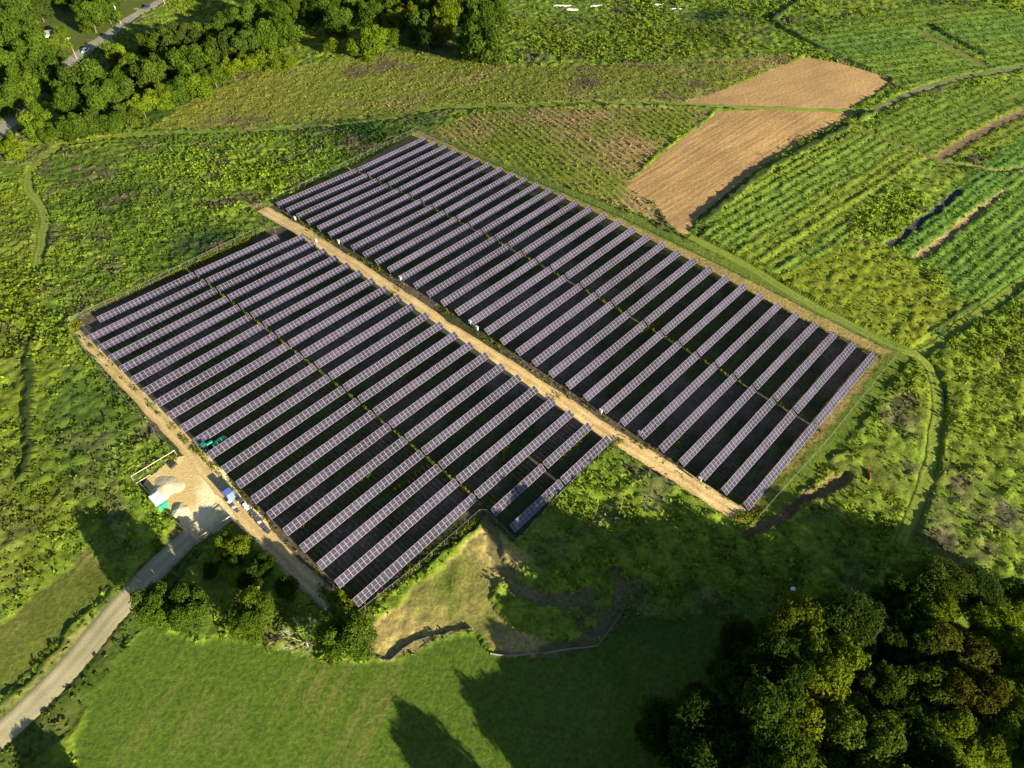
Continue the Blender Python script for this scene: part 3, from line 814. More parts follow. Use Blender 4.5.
def sprays(x, y, rad, hgt, k, lsize, tint):
    """domes of k leaf sprays on the ground at x, y"""
    n = len(x)
    th = RNG.random((n, k))*2*np.pi; cz = RNG.random((n, k))**.7; sz = np.sqrt(1-cz**2)
    rr = .75+.35*RNG.random((n, k))
    nx_ = sz*np.cos(th); ny_ = sz*np.sin(th)
    cx = x[:, None]+nx_*rad[:, None]*rr; cy = y[:, None]+ny_*rad[:, None]*rr
    z0 = terr(x, y)
    czz = z0[:, None]+cz*hgt[:, None]*rr
    Cc = np.stack([cx, cy, czz], -1).reshape(-1, 3); Nn = np.stack([nx_, ny_, cz+.25], -1).reshape(-1, 3)
    ts = np.repeat(tint[:, None, :], k, 1)*(.75+.5*RNG.random((n, k, 1)))
    return leaf_quads(Cc, Nn, np.repeat(lsize, k), ts.reshape(-1, 3), .45)

def visible(x, y, m=25):
    zf = y*cp + (HC-terr(x, y))*sp
    px = 512 + x/zf*F_PX; yu = y*sp-(HC-terr(x, y))*cp; py = 384-yu/zf*F_PX
    return (px > -m) & (px < 1024+m) & (py > -m) & (py < 768+m)

M_weed = mat_leaf('meadow_leaves', (1, 1, 1), .3, True, .15, (1, 1, 1))
def stuff(name, n, region, fn, k, label=None):
    x = RNG.uniform(-400, 400, n); y = RNG.uniform(15, 425, n)
    m = visible(x, y); x = x[m]; y = y[m]
    h, c, fl, wild, n1, n2 = cover(x, y)
    m, rad, hg, ls, c2 = fn(x, y, h, c, fl, wild, n1, n2)
    V, Fq, tt = sprays(x[m], y[m], rad[m], hg[m], k, ls[m], c2[m])
    o = link(name, np_mesh(name, V, Fq, False, tt), M_weed); tag(o, kind='stuff', label=label, cat='vegetation')
    return o
def f_meadow(x, y, h, c, fl, wild, n1, n2):
    keep = wild & (RNG.random(len(x)) < np.clip(1.25-(y-60)/420, .5, 1)*np.clip((fbm(x, y, 17, 33)-.36)*6, .25, 1))
    q = RNG.random(len(x))**2; big = np.clip((n1-.45)*5, 0, 1)
    rad = .35+.35*q+.55*big*q; hg = .35+.4*q+.9*big*q
    c2 = c*(1.1+.4*(RNG.random(len(x))[:, None]-.4))
    return keep, rad*1.1, hg+np.maximum(h, 0)*.8, .23+.10*q+.12*big+.16*np.clip((y-120)/200, 0, 1), c2
stuff('meadow_weeds', 260000, None, f_meadow, 8, 'tall green weeds and low shrubs covering the meadow round the solar blocks')
crop_polys = (crop_a, crop_b, crop_c, crop_d)
def f_crop(x, y, h, c, fl, wild, n1, n2):
    m = np.zeros(x.shape, bool)
    for pl in crop_polys+(weeds_a,): m |= inpoly(x, y, pl)
    m &= (h > .3)
    q = RNG.random(len(x))
    return m, .3+.25*q, h+.15+.3*q, .22+.18*q, c*(1.1+.5*(q[:, None]-.3))
stuff('crop_rows', 170000, None, f_crop, 7, 'leafy crop plants growing in long rows on the terraces at the right')
def f_rough(x, y, h, c, fl, wild, n1, n2):
    m = inpoly(x, y, swath) | inpoly(x, y, verge) | inpoly(x, y, stubble)
    m &= ~fl & (h > .05) & ~inpoly(x, y, fence_outline)
    q = RNG.random(len(x))
    return m, .2+.25*q, .1+.3*q+h*.6, .22+.18*q, c*(1.0+.6*(q[:, None]-.5))
stuff('rough_grass', 260000, None, f_rough, 5, 'tufted rough grass on the open hill and straw patch')

# bright tufts in the gaps of the solar blocks and at the row ends
tx, ty, tr = [], [], []
def tuft(x, y, r):
    tx.append(x); ty.append(y); tr.append(r)
for k in range(32):
    ui = k+.35
    if random.random() < .75:
        for _ in range(random.randint(4, 12)):
            x, y = uv((ui+random.gauss(.15, .12))*DU, edge_v('RC', ui)+random.gauss(0, .25)); tuft(x, y, .3)
    for _ in range(random.randint(1, 7)):
        x, y = uv((ui+random.gauss(.1, .25))*DU, edge_v('R0', ui)-random.uniform(.2, 1.6)); tuft(x, y, .35)
for i in range(-1, 20):
    ui = i+OFF+.4
    for _ in range(random.randint(6, 16)):
        x, y = uv((ui+random.gauss(.1, .12))*DU, edge_v('LC', ui)+random.gauss(0, .3)); tuft(x, y, .3)
    for _ in range(random.randint(1, 6)):
        x, y = uv((ui+random.gauss(.1, .2))*DU, edge_v('L0', ui)-random.uniform(.2, 1.2)); tuft(x, y, .35)
# strips of tall grass in front of some rows' lower edge
strips = [((470, 468), (545, 412)), ((500, 468), (513, 432)), ((395, 490), (430, 463)), ((545, 437), (575, 415)), ((560, 462), (590, 432)), ((440, 440), (470, 415)), ((610, 447), (625, 440)),
          ((672, 450), (682, 438)), ((720, 425), (728, 418)), ((575, 328), (585, 322)), ((560, 395), (530, 415)), ((300, 528), (306, 524)), ((385, 300), (400, 290)), ((540, 228), (556, 222)),
          ((360, 482), (372, 474)), ((330, 470), (342, 465)), ((600, 335), (608, 330)), ((640, 335), (660, 322)), ((340, 545), (352, 540)), ((425, 452), (445, 440))]
for a, b in strips:
    n = int(math.hypot(a[0]-b[0], a[1]-b[1])*1.3)
    for i in range(n):
        t = random.random(); x, y = P(a[0]+(b[0]-a[0])*t, a[1]+(b[1]-a[1])*t); tuft(x+random.gauss(0, .25), y+random.gauss(0, .25), .32)
for a, b, n in (((362, 613), (478, 520), 260), ((340, 585), (352, 612), 70), ((82, 318), (74, 330), 60), ((322, 585), (345, 640), 90), ((185, 440), (220, 470), 40), ((86, 313), (250, 240), 1100), ((200, 259), (262, 231), 300), ((135, 478), (176, 457), 50), ((735, 520), (765, 512), 90), ((430, 140), (880, 358), 420)):
    for i in range(n):
        t = random.random(); x, y = P(a[0]+(b[0]-a[0])*t, a[1]+(b[1]-a[1])*t); tuft(x+random.gauss(0, .45), y+random.gauss(0, .45), .3)
tx = np.array(tx); ty = np.array(ty); tr = np.array(tr)*(.7+.8*RNG.random(len(tx)))
tc_ = np.stack([.10+.06*RNG.random(len(tx)), .13+.05*RNG.random(len(tx)), np.full(len(tx), .012)], -1)
V, Fq, tt = sprays(tx, ty, tr, tr*1.3+.35*RNG.random(len(tx)), 10, np.full(len(tx), .17), tc_)
o = link('grass_tufts', np_mesh('grass_tufts', V, Fq, False, tt), M_weed)
tag(o, kind='stuff', label='bright yellow-green grass tufts in gaps and at ends of the panel rows', cat='grass')
# thin grass on the site floor
n = 60000
x = RNG.uniform(-150, 150, n); y = RNG.uniform(30, 270, n); m = inpoly(x, y, fence_outline); x = x[m]; y = y[m]
h, c, fl, _, n1, n2 = cover(x, y); m = ~fl & (n2+.3*RNG.random(len(x)) > .62); x = x[m]; y = y[m]; c = c[m]
V, Fq, tt = sprays(x, y, .15+.15*RNG.random(len(x)), .1+.25*RNG.random(len(x)), 5, np.full(len(x), .13), c*np.array([.9, 1.3, .8]))
o = link('site_grass', np_mesh('site_grass', V, Fq, False, tt), M_weed); tag(o, kind='stuff', label='short sparse grass on the soil between the panel rows', cat='grass')

# ------------------------------------------------------------------ trees
def crown_mesh(name, nl, nleaf, leaf, seed, spread=.62, lobe=(.30, .46), flat=1.0, jit=.55, bottom=-.55):
    rng = np.random.default_rng(seed); global RNG
    old = RNG; RNG = rng
    Cs, Ns, Ts = [], [], []
    L = []
    for i in range(nl):
        th = i*2.39996+rng.random()*.6; zz = bottom*.8+(1-bottom*.8-.15)*((i+.5)/nl); rr = math.sqrt(max(0, 1-zz*zz*.9))*spread*(.65+.5*rng.random())
        L.append((rr*math.cos(th), rr*math.sin(th), zz*.72*flat, rng.uniform(*lobe)))
    L.append((0, 0, .1, .5))
    tot = sum(l[3]**2 for l in L)
    for lx, ly, lz, lr in L:
        n = int(nleaf*lr*lr/tot)
        d = rng.normal(0, 1, (n, 3)); d[:, 2] += .35; d /= np.linalg.norm(d, axis=1, keepdims=True)
        # uneven lobe: bumps by direction
        bump = 1+.16*np.sin(d[:, 0]*7+lx*9)*np.sin(d[:, 1]*6+ly*8)+.12*np.sin(d[:, 2]*9+lz*7)
        r = lr*bump*(1-.38*rng.random(n)**2)
        p = np.stack([lx+d[:, 0]*r, ly+d[:, 1]*r, lz+d[:, 2]*r*.85], -1)
        Cs.append(p); Ns.append(d)
        tone = .78+.44*rng.random()
        Ts.append(np.full((n, 3), tone)*np.array([1+.15*(tone-1), 1, 1]))
    Cc = np.concatenate(Cs); Nn = np.concatenate(Ns); Tt = np.concatenate(Ts)
    V, Fq, tt = leaf_quads(Cc, Nn, np.full(len(Cc), leaf), Tt, jit)
    RNG = old
    return np_mesh(name, V, Fq, False, tt)

def trunk_mesh(seed, H=1.0):
    rnd = random.Random(seed); m = MB()
    p = Vector((0, 0, -.02)); r = .028
    for i in range(4):
        q = p+Vector((rnd.gauss(0, .012), rnd.gauss(0, .012), .16)); m.tube(p, q, r, r*.8, n=8); p = q; r *= .8
        if i >= 1:
            for _ in range(3):
                a = rnd.random()*6.28; e = p+Vector((math.cos(a)*.16, math.sin(a)*.16, rnd.uniform(.08, .17)))
                m.tube(p, e, r*.55, r*.3, n=5)
                f = e+Vector((math.cos(a+.5)*.09, math.sin(a+.5)*.09, .09)); m.tube(e, f, r*.3, r*.1, n=4)
    m.tube(p, p+Vector((0, 0, .2)), r, r*.3, n=6)
    me = m.mesh('trunk'); me.materials.append(M_bark); return me

PAL = {'mid green': (.056, .100, .012), 'olive green': (.056, .094, .014), 'dark green': (.030, .054, .009), 'bright green': (.092, .145, .012),
       'yellow-green': (.086, .122, .011), 'grey-green': (.042, .070, .016), 'brownish': (.056, .068, .011)}
MATS = {k: mat_leaf('leaves_'+k.replace(' ', '_').replace('-', '_'), v, .42, True, .3) for k, v in PAL.items()}
KINDS = {'near': [crown_mesh('crown', 19, 17000, .039, 100+i, lobe=(.18, .46), spread=.74) for i in range(5)],
         'far': [crown_mesh('crown', 13, 6000, .060, 200+i, lobe=(.20, .48), spread=.72, bottom=-.95) for i in range(7)],
         'bushy': [crown_mesh('crown', 12, 4600, .062, 300+i, spread=.72, bottom=-.3, lobe=(.26, .44)) for i in range(3)],
         'fine': [crown_mesh('crown', 16, 15000, .034, 400+i, spread=.55, lobe=(.34, .5), jit=.8) for i in range(2)]}
TR = [trunk_mesh(i) for i in range(4)]
_cache = {}
def crown_with(me, col):
    k = (me.name, col)
    if k not in _cache:
        c = me.copy(); c.materials.append(MATS[col]); _cache[k] = c
    return _cache[k]
TREES = []
def tree(px, py, rpx, col, kind='far', hr=2.3, H=None, group=None, name='broadleaf_tree', cat='tree', sq=1.0):
    zc = 6.0
    for _ in range(4):
        x, y = P(px, py, zc)
        depth = y*cp + (HC-float(terr(x, y))-zc)*sp
        r = rpx*depth/F_PX
        hh_ = H or r*hr
        zc = hh_*(.5 if kind in ('far', 'bushy') else .55)
    z = float(terr(x, y))
    root = empty(name, (x, y, z), random.random()*6.28)
    o = bpy.data.objects.new('trunk', random.choice(TR)); COL.objects.link(o); o.parent = root; o.scale = (hh_*.9, hh_*.9, hh_*.9)
    c = bpy.data.objects.new('crown', crown_with(random.choice(KINDS[kind]), col)); COL.objects.link(c); c.parent = root
    c.location = (0, 0, zc); vz = hh_*(.60 if kind in ('far', 'bushy') else .54)
    sq = random.uniform(.82, 1.2); big_ = 1.22 if group == 'lower right woods' else 1.08
    c.scale = (r*big_*sq, r*big_/sq, vz*random.uniform(.9, 1.08)); c.rotation_euler = (random.uniform(-.12, .12), random.uniform(-.12, .12), 0)
    TREES.append((root, px, col, group, cat))
    return root

G1 = 'front row of the roadside belt'; G2 = 'middle row of the roadside belt'; G3 = 'back row of the roadside belt'
for a in [(10, 148, 13, 'bright green'), (36, 124, 16, 'bright green'), (52, 136, 10, 'mid green'), (72, 128, 14, 'mid green'), (92, 122, 13, 'olive green'), (112, 124, 11, 'mid green'), (128, 118, 12, 'olive green'), (142, 108, 12, 'bright green'), (158, 98, 13, 'bright green'), (176, 92, 13, 'mid green'), (196, 86, 14, 'bright green'), (214, 78, 12, 'mid green'), (232, 70, 12, 'bright green'), (250, 66, 11, 'bright green'), (268, 60, 13, 'bright green'), (290, 64, 8, 'bright green'), (334, 47, 8, 'bright green'), (357, 50, 10, 'bright green'), (372, 42, 15, 'bright green'), (390, 38, 9, 'mid green'), (428, 40, 12, 'dark green'), (446, 36, 11, 'yellow-green')]:
    tree(*a, group=G1, kind='bushy' if a[2] < 13 else 'far', hr=1.9)
for a in [(68, 100, 15, 'mid green'), (84, 82, 19, 'olive green'), (104, 98, 17, 'mid green'), (122, 96, 15, 'olive green'), (134, 72, 14, 'mid green'), (150, 80, 14, 'olive green'), (168, 66, 15, 'olive green'), (188, 66, 16, 'mid green'), (206, 60, 16, 'mid green'), (222, 50, 14, 'grey-green'), (244, 46, 16, 'olive green'), (262, 38, 15, 'mid green'), (282, 30, 14, 'mid green'), (338, 22, 13, 'olive green'), (395, 20, 10, 'yellow-green'), (410, 14, 11, 'yellow-green'), (422, 26, 13, 'olive green'), (370, 14, 12, 'mid green'), (482, 42, 20, 'olive green'), (466, 48, 10, 'mid green')]:
    tree(*a, group=G2, hr=2.2)
for a in [(118, 60, 10, 'bright green'), (150, 46, 13, 'olive green'), (172, 42, 15, 'grey-green'), (192, 44, 13, 'grey-green'), (208, 36, 12, 'mid green'), (226, 28, 12, 'olive green'), (244, 20, 13, 'mid green'), (270, 14, 15, 'mid green'), (292, 8, 13, 'mid green'), (312, 12, 11, 'dark green'), (330, 4, 13, 'mid green'), (352, 2, 12, 'olive green'), (370, -4, 12, 'mid green'), (390, 4, 12, 'mid green'), (408, -4, 12, 'olive green'), (430, 4, 13, 'mid green'), (448, 14, 13, 'bright green'), (462, 4, 12, 'olive green'), (478, 14, 13, 'olive green'), (498, 8, 11, 'mid green')]:
    tree(*a, group=G3, hr=2.3)
G4 = 'big woods beyond the street'
for a in [(8, 100, 14, 'mid green'), (22, 86, 16, 'mid green'), (44, 72, 16, 'mid green'), (14, 68, 18, 'mid green'), (34, 52, 17, 'mid green'), (54, 52, 12, 'olive green'), (10, 44, 18, 'mid green'), (28, 34, 14, 'olive green'), (4, 24, 16, 'olive green'), (18, 12, 15, 'olive green'), (38, 8, 12, 'grey-green'), (90, 18, 13, 'mid green'), (106, 10, 12, 'mid green'), (86, 2, 12, 'dark green'), (62, 34, 7, 'bright green'), (66, -4, 12, 'mid green'), (44, -14, 16, 'olive green'), (112, -8, 12, 'mid green')]:
    tree(*a, group=G4, hr=2.2, kind='far')
# trees beside the yard
G5 = 'row above the mown lawn'
for a in [(158, 606, 19, 'mid green'), (190, 612, 20, 'mid green'), (253, 616, 20, 'mid green'), (345, 640, 25, 'mid green')]:
    tree(*a, group=G5, kind='near', H=10 if a[0] > 240 else 11)
G6 = 'dark thicket between the yard and the lawn'
for a in [(224, 540, 9, 'bright green'), (240, 548, 12, 'bright green'), (232, 560, 9, 'mid green'), (262, 566, 12, 'dark green'), (286, 590, 12, 'dark green'), (250, 580, 12, 'dark green'), (212, 570, 9, 'dark green'), (336, 596, 7, 'bright green')]:
    tree(*a, group=G6, kind='bushy', hr=1.9, cat='shrub', name='shrub')
# lower right woods
G7 = 'lower right woods'
for a in [(848, 622, 28, 'grey-green', 'fine', 12), (790, 640, 30, 'yellow-green', 'near', 12.5), (826, 668, 30, 'bright green', 'near', 14), (772, 672, 28, 'dark green', 'near', 18), (806, 712, 34, 'yellow-green', 'near', 15), (752, 700, 34, 'dark green', 'near', 20), (852, 735, 34, 'olive green', 'near', 15), (705, 742, 36, 'dark green', 'near', 13), (770, 760, 32, 'mid green', 'near', 16), (665, 735, 24, 'dark green', 'near', 8.5), (900, 600, 20, 'dark green', 'near', 8.5), (928, 612, 20, 'bright green', 'near', 9), (905, 645, 26, 'dark green', 'near', 11), (938, 585, 24, 'grey-green', 'fine', 10), (975, 590, 22, 'grey-green', 'fine', 8.5), (948, 650, 28, 'brownish', 'near', 11), (965, 690, 30, 'brownish', 'near', 11), (915, 690, 26, 'olive green', 'near', 11), (900, 740, 30, 'dark green', 'near', 12), (940, 745, 28, 'bright green', 'near', 11), (985, 735, 26, 'bright green', 'near', 10), (1012, 690, 24, 'bright green', 'near', 10), (1000, 640, 26, 'bright green', 'near', 9.5), (1020, 600, 20, 'mid green', 'near', 8), (1030, 750, 24, 'mid green', 'near', 10), (735, 645, 17, 'dark green', 'near', 10), (870, 690, 22, 'dark green', 'near', 12)]:
    tree(a[0], a[1], a[2], a[3], kind=a[4], H=a[5], group=G7)
G9 = 'undergrowth of the lower right woods'
for a in [(985, 612, 9, 'bright green'), (1004, 620, 10, 'bright green'), (1018, 640, 9, 'mid green'), (1010, 662, 10, 'bright green'), (990, 668, 9, 'bright green'), (1016, 700, 11, 'bright green'), (1000, 712, 9, 'mid green'), (1008, 735, 10, 'bright green'), (985, 755, 10, 'bright green'), (1014, 762, 11, 'bright green'), (962, 766, 10, 'bright green'), (935, 764, 9, 'mid green'), (895, 764, 9, 'bright green'), (860, 640, 8, 'bright green'), (880, 668, 7, 'mid green'), (712, 668, 8, 'mid green'), (694, 690, 9, 'dark green'), (820, 606, 7, 'olive green'), (800, 618, 6, 'mid green'), (950, 612, 8, 'bright green')]:
    tree(*a, group=G9, kind='bushy', hr=1.7, cat='shrub', name='shrub')
# trees just outside the frame, whose shadows lie across the lawn and the road
G8 = 'wood outside the lower edge'
for a in [(724, 826, 38, 'mid green', 'near', 13.5), (676, 800, 26, 'mid green', 'near', 11), (650, 858, 34, 'mid green', 'near', 10), (760, 850, 38, 'mid green', 'near', 16), (830, 830, 38, 'mid green', 'near', 18), (900, 820, 36, 'mid green', 'near', 15), (722, 910, 40, 'mid green', 'near', 14.5), (620, 952, 30, 'mid green', 'near', 15), (970, 810, 34, 'mid green', 'near', 14), (1060, 700, 34, 'mid green', 'near', 13), (1080, 780, 34, 'mid green', 'near', 14), (60, 812, 18, 'mid green', 'near', 7), (90, 850, 20, 'mid green', 'near', 9)]:
    tree(a[0], a[1], a[2], a[3], kind=a[4], H=a[5], group=G8)
bygroup = {}
for t in TREES: bygroup.setdefault(t[3], []).append(t)
for gname, lst in bygroup.items():
    lst.sort(key=lambda t: t[1])
    for i, (root, px, col, _, cat) in enumerate(lst):
        lab = '%s %s, %s from left in the %s' % (col, cat, ORD[i], gname)
        tag(root, lab, cat, ('trees of the ' if cat == 'tree' else 'shrubs of the ')+gname)

# bare dead tree
def bare_tree(px, py, H):
    p0 = P3(px, py); root = empty('dead_tree', p0); tag(root, 'bare grey leafless tree between two green trees above the lawn', 'tree')
    rnd = random.Random(5); t = MB(); b = MB()
    t.tube((0, 0, -.2), (.2, .1, H*.35), .22, .16)
    def grow(p, d, l, r, dep):
        q = p+d*l; b.tube(p, q, r, r*.6, n=5)
        if dep == 0: return
        for _ in range(rnd.choice((3, 3, 4))):
            e = (d+Vector((rnd.gauss(0, .5), rnd.gauss(0, .5), rnd.gauss(.12, .25)))).normalized(); grow(q, e, l*.72, r*.6, dep-1)
    for i in range(6):
        a = i*1.05; grow(Vector((.2*i/6, .1*i/6, H*(.2+.03*i))), Vector((math.cos(a)*.8, math.sin(a)*.8, .7)).normalized(), H*.24, .09, 3)
    t.build('trunk', M_dead, root); b.build('branches', M_dead, root)
bare_tree(308, 648, 8.5)

# ------------------------------------------------------------------ small site equipment
M_cab = mat_plain('cabinet_paint', (.42, .43, .42), .45, var=.05)
M_blue = mat_plain('blue_wrap', (.10, .16, .42), .5, var=.25, scale=4)
M_pallet = mat_plain('pallet_wood', (.35, .27, .17), .9, var=.25)
M_stack = mat_plain('module_stack', (.07, .07, .085), .35, var=.3, scale=5)
M_film = mat_plain('white_film', (.62, .66, .72), .4, var=.15, scale=4)
M_teal = mat_plain('teal_paint', (.0, .20, .16), .4, var=.1)
M_mint = mat_plain('mint_tarp', (.14, .55, .30), .6, var=.15)
M_green = mat_plain('green_paint', (.02, .30, .16), .4, var=.1)
cab_pts = [(295.5, 221), (339, 244.5), (400.5, 281), (470, 325), (477, 331), (600.3, 414), (639, 436), (699, 482), (316.5, 243.5)]
proto = None
for i, q in enumerate(cab_pts):
    p = P3(*q)
    if proto is None:
        root = empty('inverter_cabinet', p, AZ); proto = root
        MB().box((0, 0, 1.1), (.75, .45, .95)).build('cabinet', M_cab, root, .03)
        MB().box((.0, -.24, 1.1), (.66, .03, .84)).build('door', M_cab, root)
        for s_ in (-1, 1): MB().box((s_*.3, 0, .3), (.08, .08, .7)).build('post', M_galv, root)
        MB().box((0, 0, 1.61), (.85, .55, .05)).build('rain_hood', M_cab, root)
    else:
        root = proto.copy(); COL.objects.link(root); root.location = p
        for ch in list(proto.children):
            c = ch.copy(); COL.objects.link(c); c.parent = root
    if i == 8: lab = 'white inverter cabinet, the only one left of the centre dirt road'
    else: lab = 'white inverter cabinet, %s down the right side of the centre dirt road' % ORD[i]
    tag(root, lab, 'cabinet', 'inverter cabinets along the centre road')

def mound(px, py, r, h, label, mat, seed):
    p = P3(px, py); V = []; F = []; nr, na = 10, 36
    for i in range(nr+1):
        t = i/nr
        for j in range(na):
            a = j*2*math.pi/na; rr = r*t*(1+.18*math.sin(3*a+seed)+.1*math.sin(5*a+seed*2)+.04*random.random())
            z = h*(1-t**1.25)*(1+.1*math.sin(4*a+seed)*t)+.05*random.random()*(1-t)-(.12 if i == nr else 0)
            V.append((rr*math.cos(a), rr*math.sin(a), z+.04))
    F = [[i*na+j, (i+1)*na+j, (i+1)*na+(j+1) % na, i*na+(j+1) % na] for i in range(nr) for j in range(na)]
    o = link('gravel_pile', np_mesh('gravel_pile', V, F, True), mat); o.location = p
    tag(o, label, 'gravel pile', 'gravel piles in the yard')
M_pile = mat_two('pile_gravel', (.60, .53, .36), (.48, .40, .25), .5, fine=4, fineamt=.2, bump=.5)
mound(166, 487, 3.3, .75, 'big pale gravel pile in the upper corner of the yard', M_pile, 1.0)
mound(180, 511, 1.9, .8, 'smaller gravel pile right of the white and green container', M_pile, 2.2)
# white and green container at the yard fence
d = dirv((152, 493), (172, 516)); p = P3(161, 504)
root = empty('waste_container', p, math.atan2(d.y, d.x)); tag(root, 'white container with a green end standing at the left edge of the yard', 'container')
m = MB(); m.prism([(-1.0, .35), (1.0, .35), (1.15, 1.7), (.95, 2.1), (-.95, 2.1), (-1.15, 1.7)], -1.9, 1.0); m.build('body', M_white, root, .06)
m = MB(); m.prism([(-1.02, .35), (1.02, .35), (1.1, 1.5), (-1.1, 1.5)], 1.02, 1.9); m.build('green_end', M_green, root, .05)
MB().box((0, 0, .2), (3.6, 1.7, .3)).build('skid', M_green, root)
for s_ in (-1, 1): MB().box((-.5+s_*.62, 0, 2.14), (1.0, 1.5, .06)).build('lid', M_film, root)
p = P3(173.5, 466); d = dirv((170, 469), (177, 463))
root = empty('pallet_stack', p, math.atan2(d.y, d.x)); tag(root, 'small dark pallet stack at the top edge of the gravel yard', 'pallet stack')
m = MB()
for k in range(5): m.box((0, 0, .08+k*.13), (1.6, .7, .09))
m.build('pallets', M_dark, root)
# crates
def crate(px, py, dims, mat, name, label, cat, group=None, rot=0):
    p = P3(px, py); d = D_ROW
    root = empty(name, p, math.atan2(d.y, d.x)+rot); tag(root, label, cat, group)
    m = MB()
    for y_ in (-.4, 0, .4): m.box((0, y_*dims[1], .06), (dims[0], .1, .12))
    m.box((0, 0, .145), (dims[0], dims[1], .03)); m.build('pallet', M_pallet, root)
    MB().box((0, 0, .17+dims[2]/2), dims, taper=.97).build('load', mat, root, .03)
D_ROW = dirv((238, 498), (268, 532))
crate(231, 498, (1.7, 1.5, 2.3), M_blue, 'wrapped_crate', 'tall blue wrapped crate at the head of the pallets', 'crate')
crate(227, 494.5, (1.1, 1.3, 1.9), M_blue, 'wrapped_crate', 'lower blue wrapped crate behind the tall one', 'crate')
crate(234.5, 494, (1.0, .8, 1.7), M_stack, 'wrapped_crate', 'narrow dark crate right of the tall blue one', 'crate')
n = 19
for i in range(n):
    t = i/(n-1); x_ = 238+30*t; y_ = 498+34*t
    white = i in (5, 6)
    crate(x_+random.uniform(-.5, .5), y_+random.uniform(-.4, .4), (1.15+.2*random.random(), .75+.15*random.random(), .3+.35*random.random()+(.25 if white else 0)), M_film if white or i in (1, 9, 13) else M_stack, 'module_pallet',
          '%s pallet from the upper end of the long diagonal line of pallets' % ORD[i], 'pallet', 'long line of module pallets', random.uniform(-.3, .3))
for i in range(6):
    t = i/5; crate(230+8*t, 503+9*t, (.8, .6+.2*random.random(), .25+.3*random.random()), M_stack if i % 3 else M_film, 'module_pallet',
                   '%s pallet of the short line beside the blue crate' % ORD[i], 'pallet', 'short line of module pallets', random.uniform(-.4, .4))
# tractor between the rows
def wheel(root, c, r, wd):
    w_ = MB().tube((c[0], c[1]-wd/2, c[2]), (c[0], c[1]+wd/2, c[2]), r, n=18).build('wheel', M_tyre, root, .03)
    MB().tube((c[0], c[1]-wd/2-.01, c[2]), (c[0], c[1]+wd/2+.01, c[2]), r*.5, n=12).build('rim', M_cab, w_)
p = P3(207, 448); d = dirv((200, 443), (212, 452)); d = Vector(D_FIELD)
root = empty('tractor', p, math.atan2(d.y, d.x)); root.scale = (.8, .8, .8); tag(root, 'teal tractor parked at the end of a gap between two panel rows', 'tractor')
m = MB(); m.prism([(-.45, .7), (.45, .7), (.45, 1.35), (.3, 1.5), (-.3, 1.5), (-.45, 1.35)], .2, 2.0); m.build('hood', M_teal, root, .05)
m = MB(); m.box((-.5, 0, .8), (1.3, .8, .6)); m.build('chassis', M_teal, root, .04)
m = MB(); m.box((-.5, 0, 1.65), (1.15, 1.15, 1.1), taper=.85); m.build('cab', M_glass, root, .04)
MB().box((-.5, 0, 2.26), (1.4, 1.35, .12)).build('cab_roof', M_teal, root, .04)
for s_ in (-1, 1):
    wheel(root, (-.75, s_*.78, .7), .7, .38); wheel(root, (1.45, s_*.65, .45), .45, .28)
    m = MB(); m.tube((.4, s_*.55, 1.3), (2.3, s_*.55, .9), .06, n=6); m.tube((2.3, s_*.55, .9), (2.7, s_*.55, .3), .06, n=6); m.build('loader_arm', M_teal, root)
m = MB(); m.box((2.85, 0, .3), (.5, 1.6, .5), taper=.8); m.build('bucket', M_dark, root)
# mint green tarpaulin over rolled material
p = P3(219, 442); d = D_FIELD; V = []; F = []
for i in range(15):
    t = i/14-.5
    for j in range(9):
        a = math.pi*j/8; w_ = .42*(1+.5*abs(t))+.12*math.sin(i*1.7)
        V.append((t*3.4, -math.cos(a)*w_+.45*math.cos(t*3)-.3, max(0, math.sin(a)*(.75+.08*math.sin(i*2.1)))+.05))
F = [[i*9+j, (i+1)*9+j, (i+1)*9+j+1, i*9+j+1] for i in range(14) for j in range(8)]
o = link('tarpaulin', np_mesh('tarpaulin', V, F, True), M_mint, None); o.location = p; o.rotation_euler = (0, 0, math.atan2(d.y, d.x)+.12)
sm = o.modifiers.new('s', 'SOLIDIFY'); sm.thickness = .03
tag(o, 'pale mint green tarpaulin draped in a strip beside the teal tractor', 'tarpaulin')
# white marker in the tree shadow
p = P3(791, 592); root = empty('standpipe', p); tag(root, 'small white standpipe box in deep shade above the woods', 'standpipe')
MB().box((0, 0, .7), (.7, .6, 1.3)).build('housing', M_white, root, .05)
MB().box((0, 0, 1.4), (.85, .75, .1)).build('cap', M_film, root, .02)
MB().box((0, 0, .06), (1.3, 1.2, .12)).build('base_slab', M_cab, root)

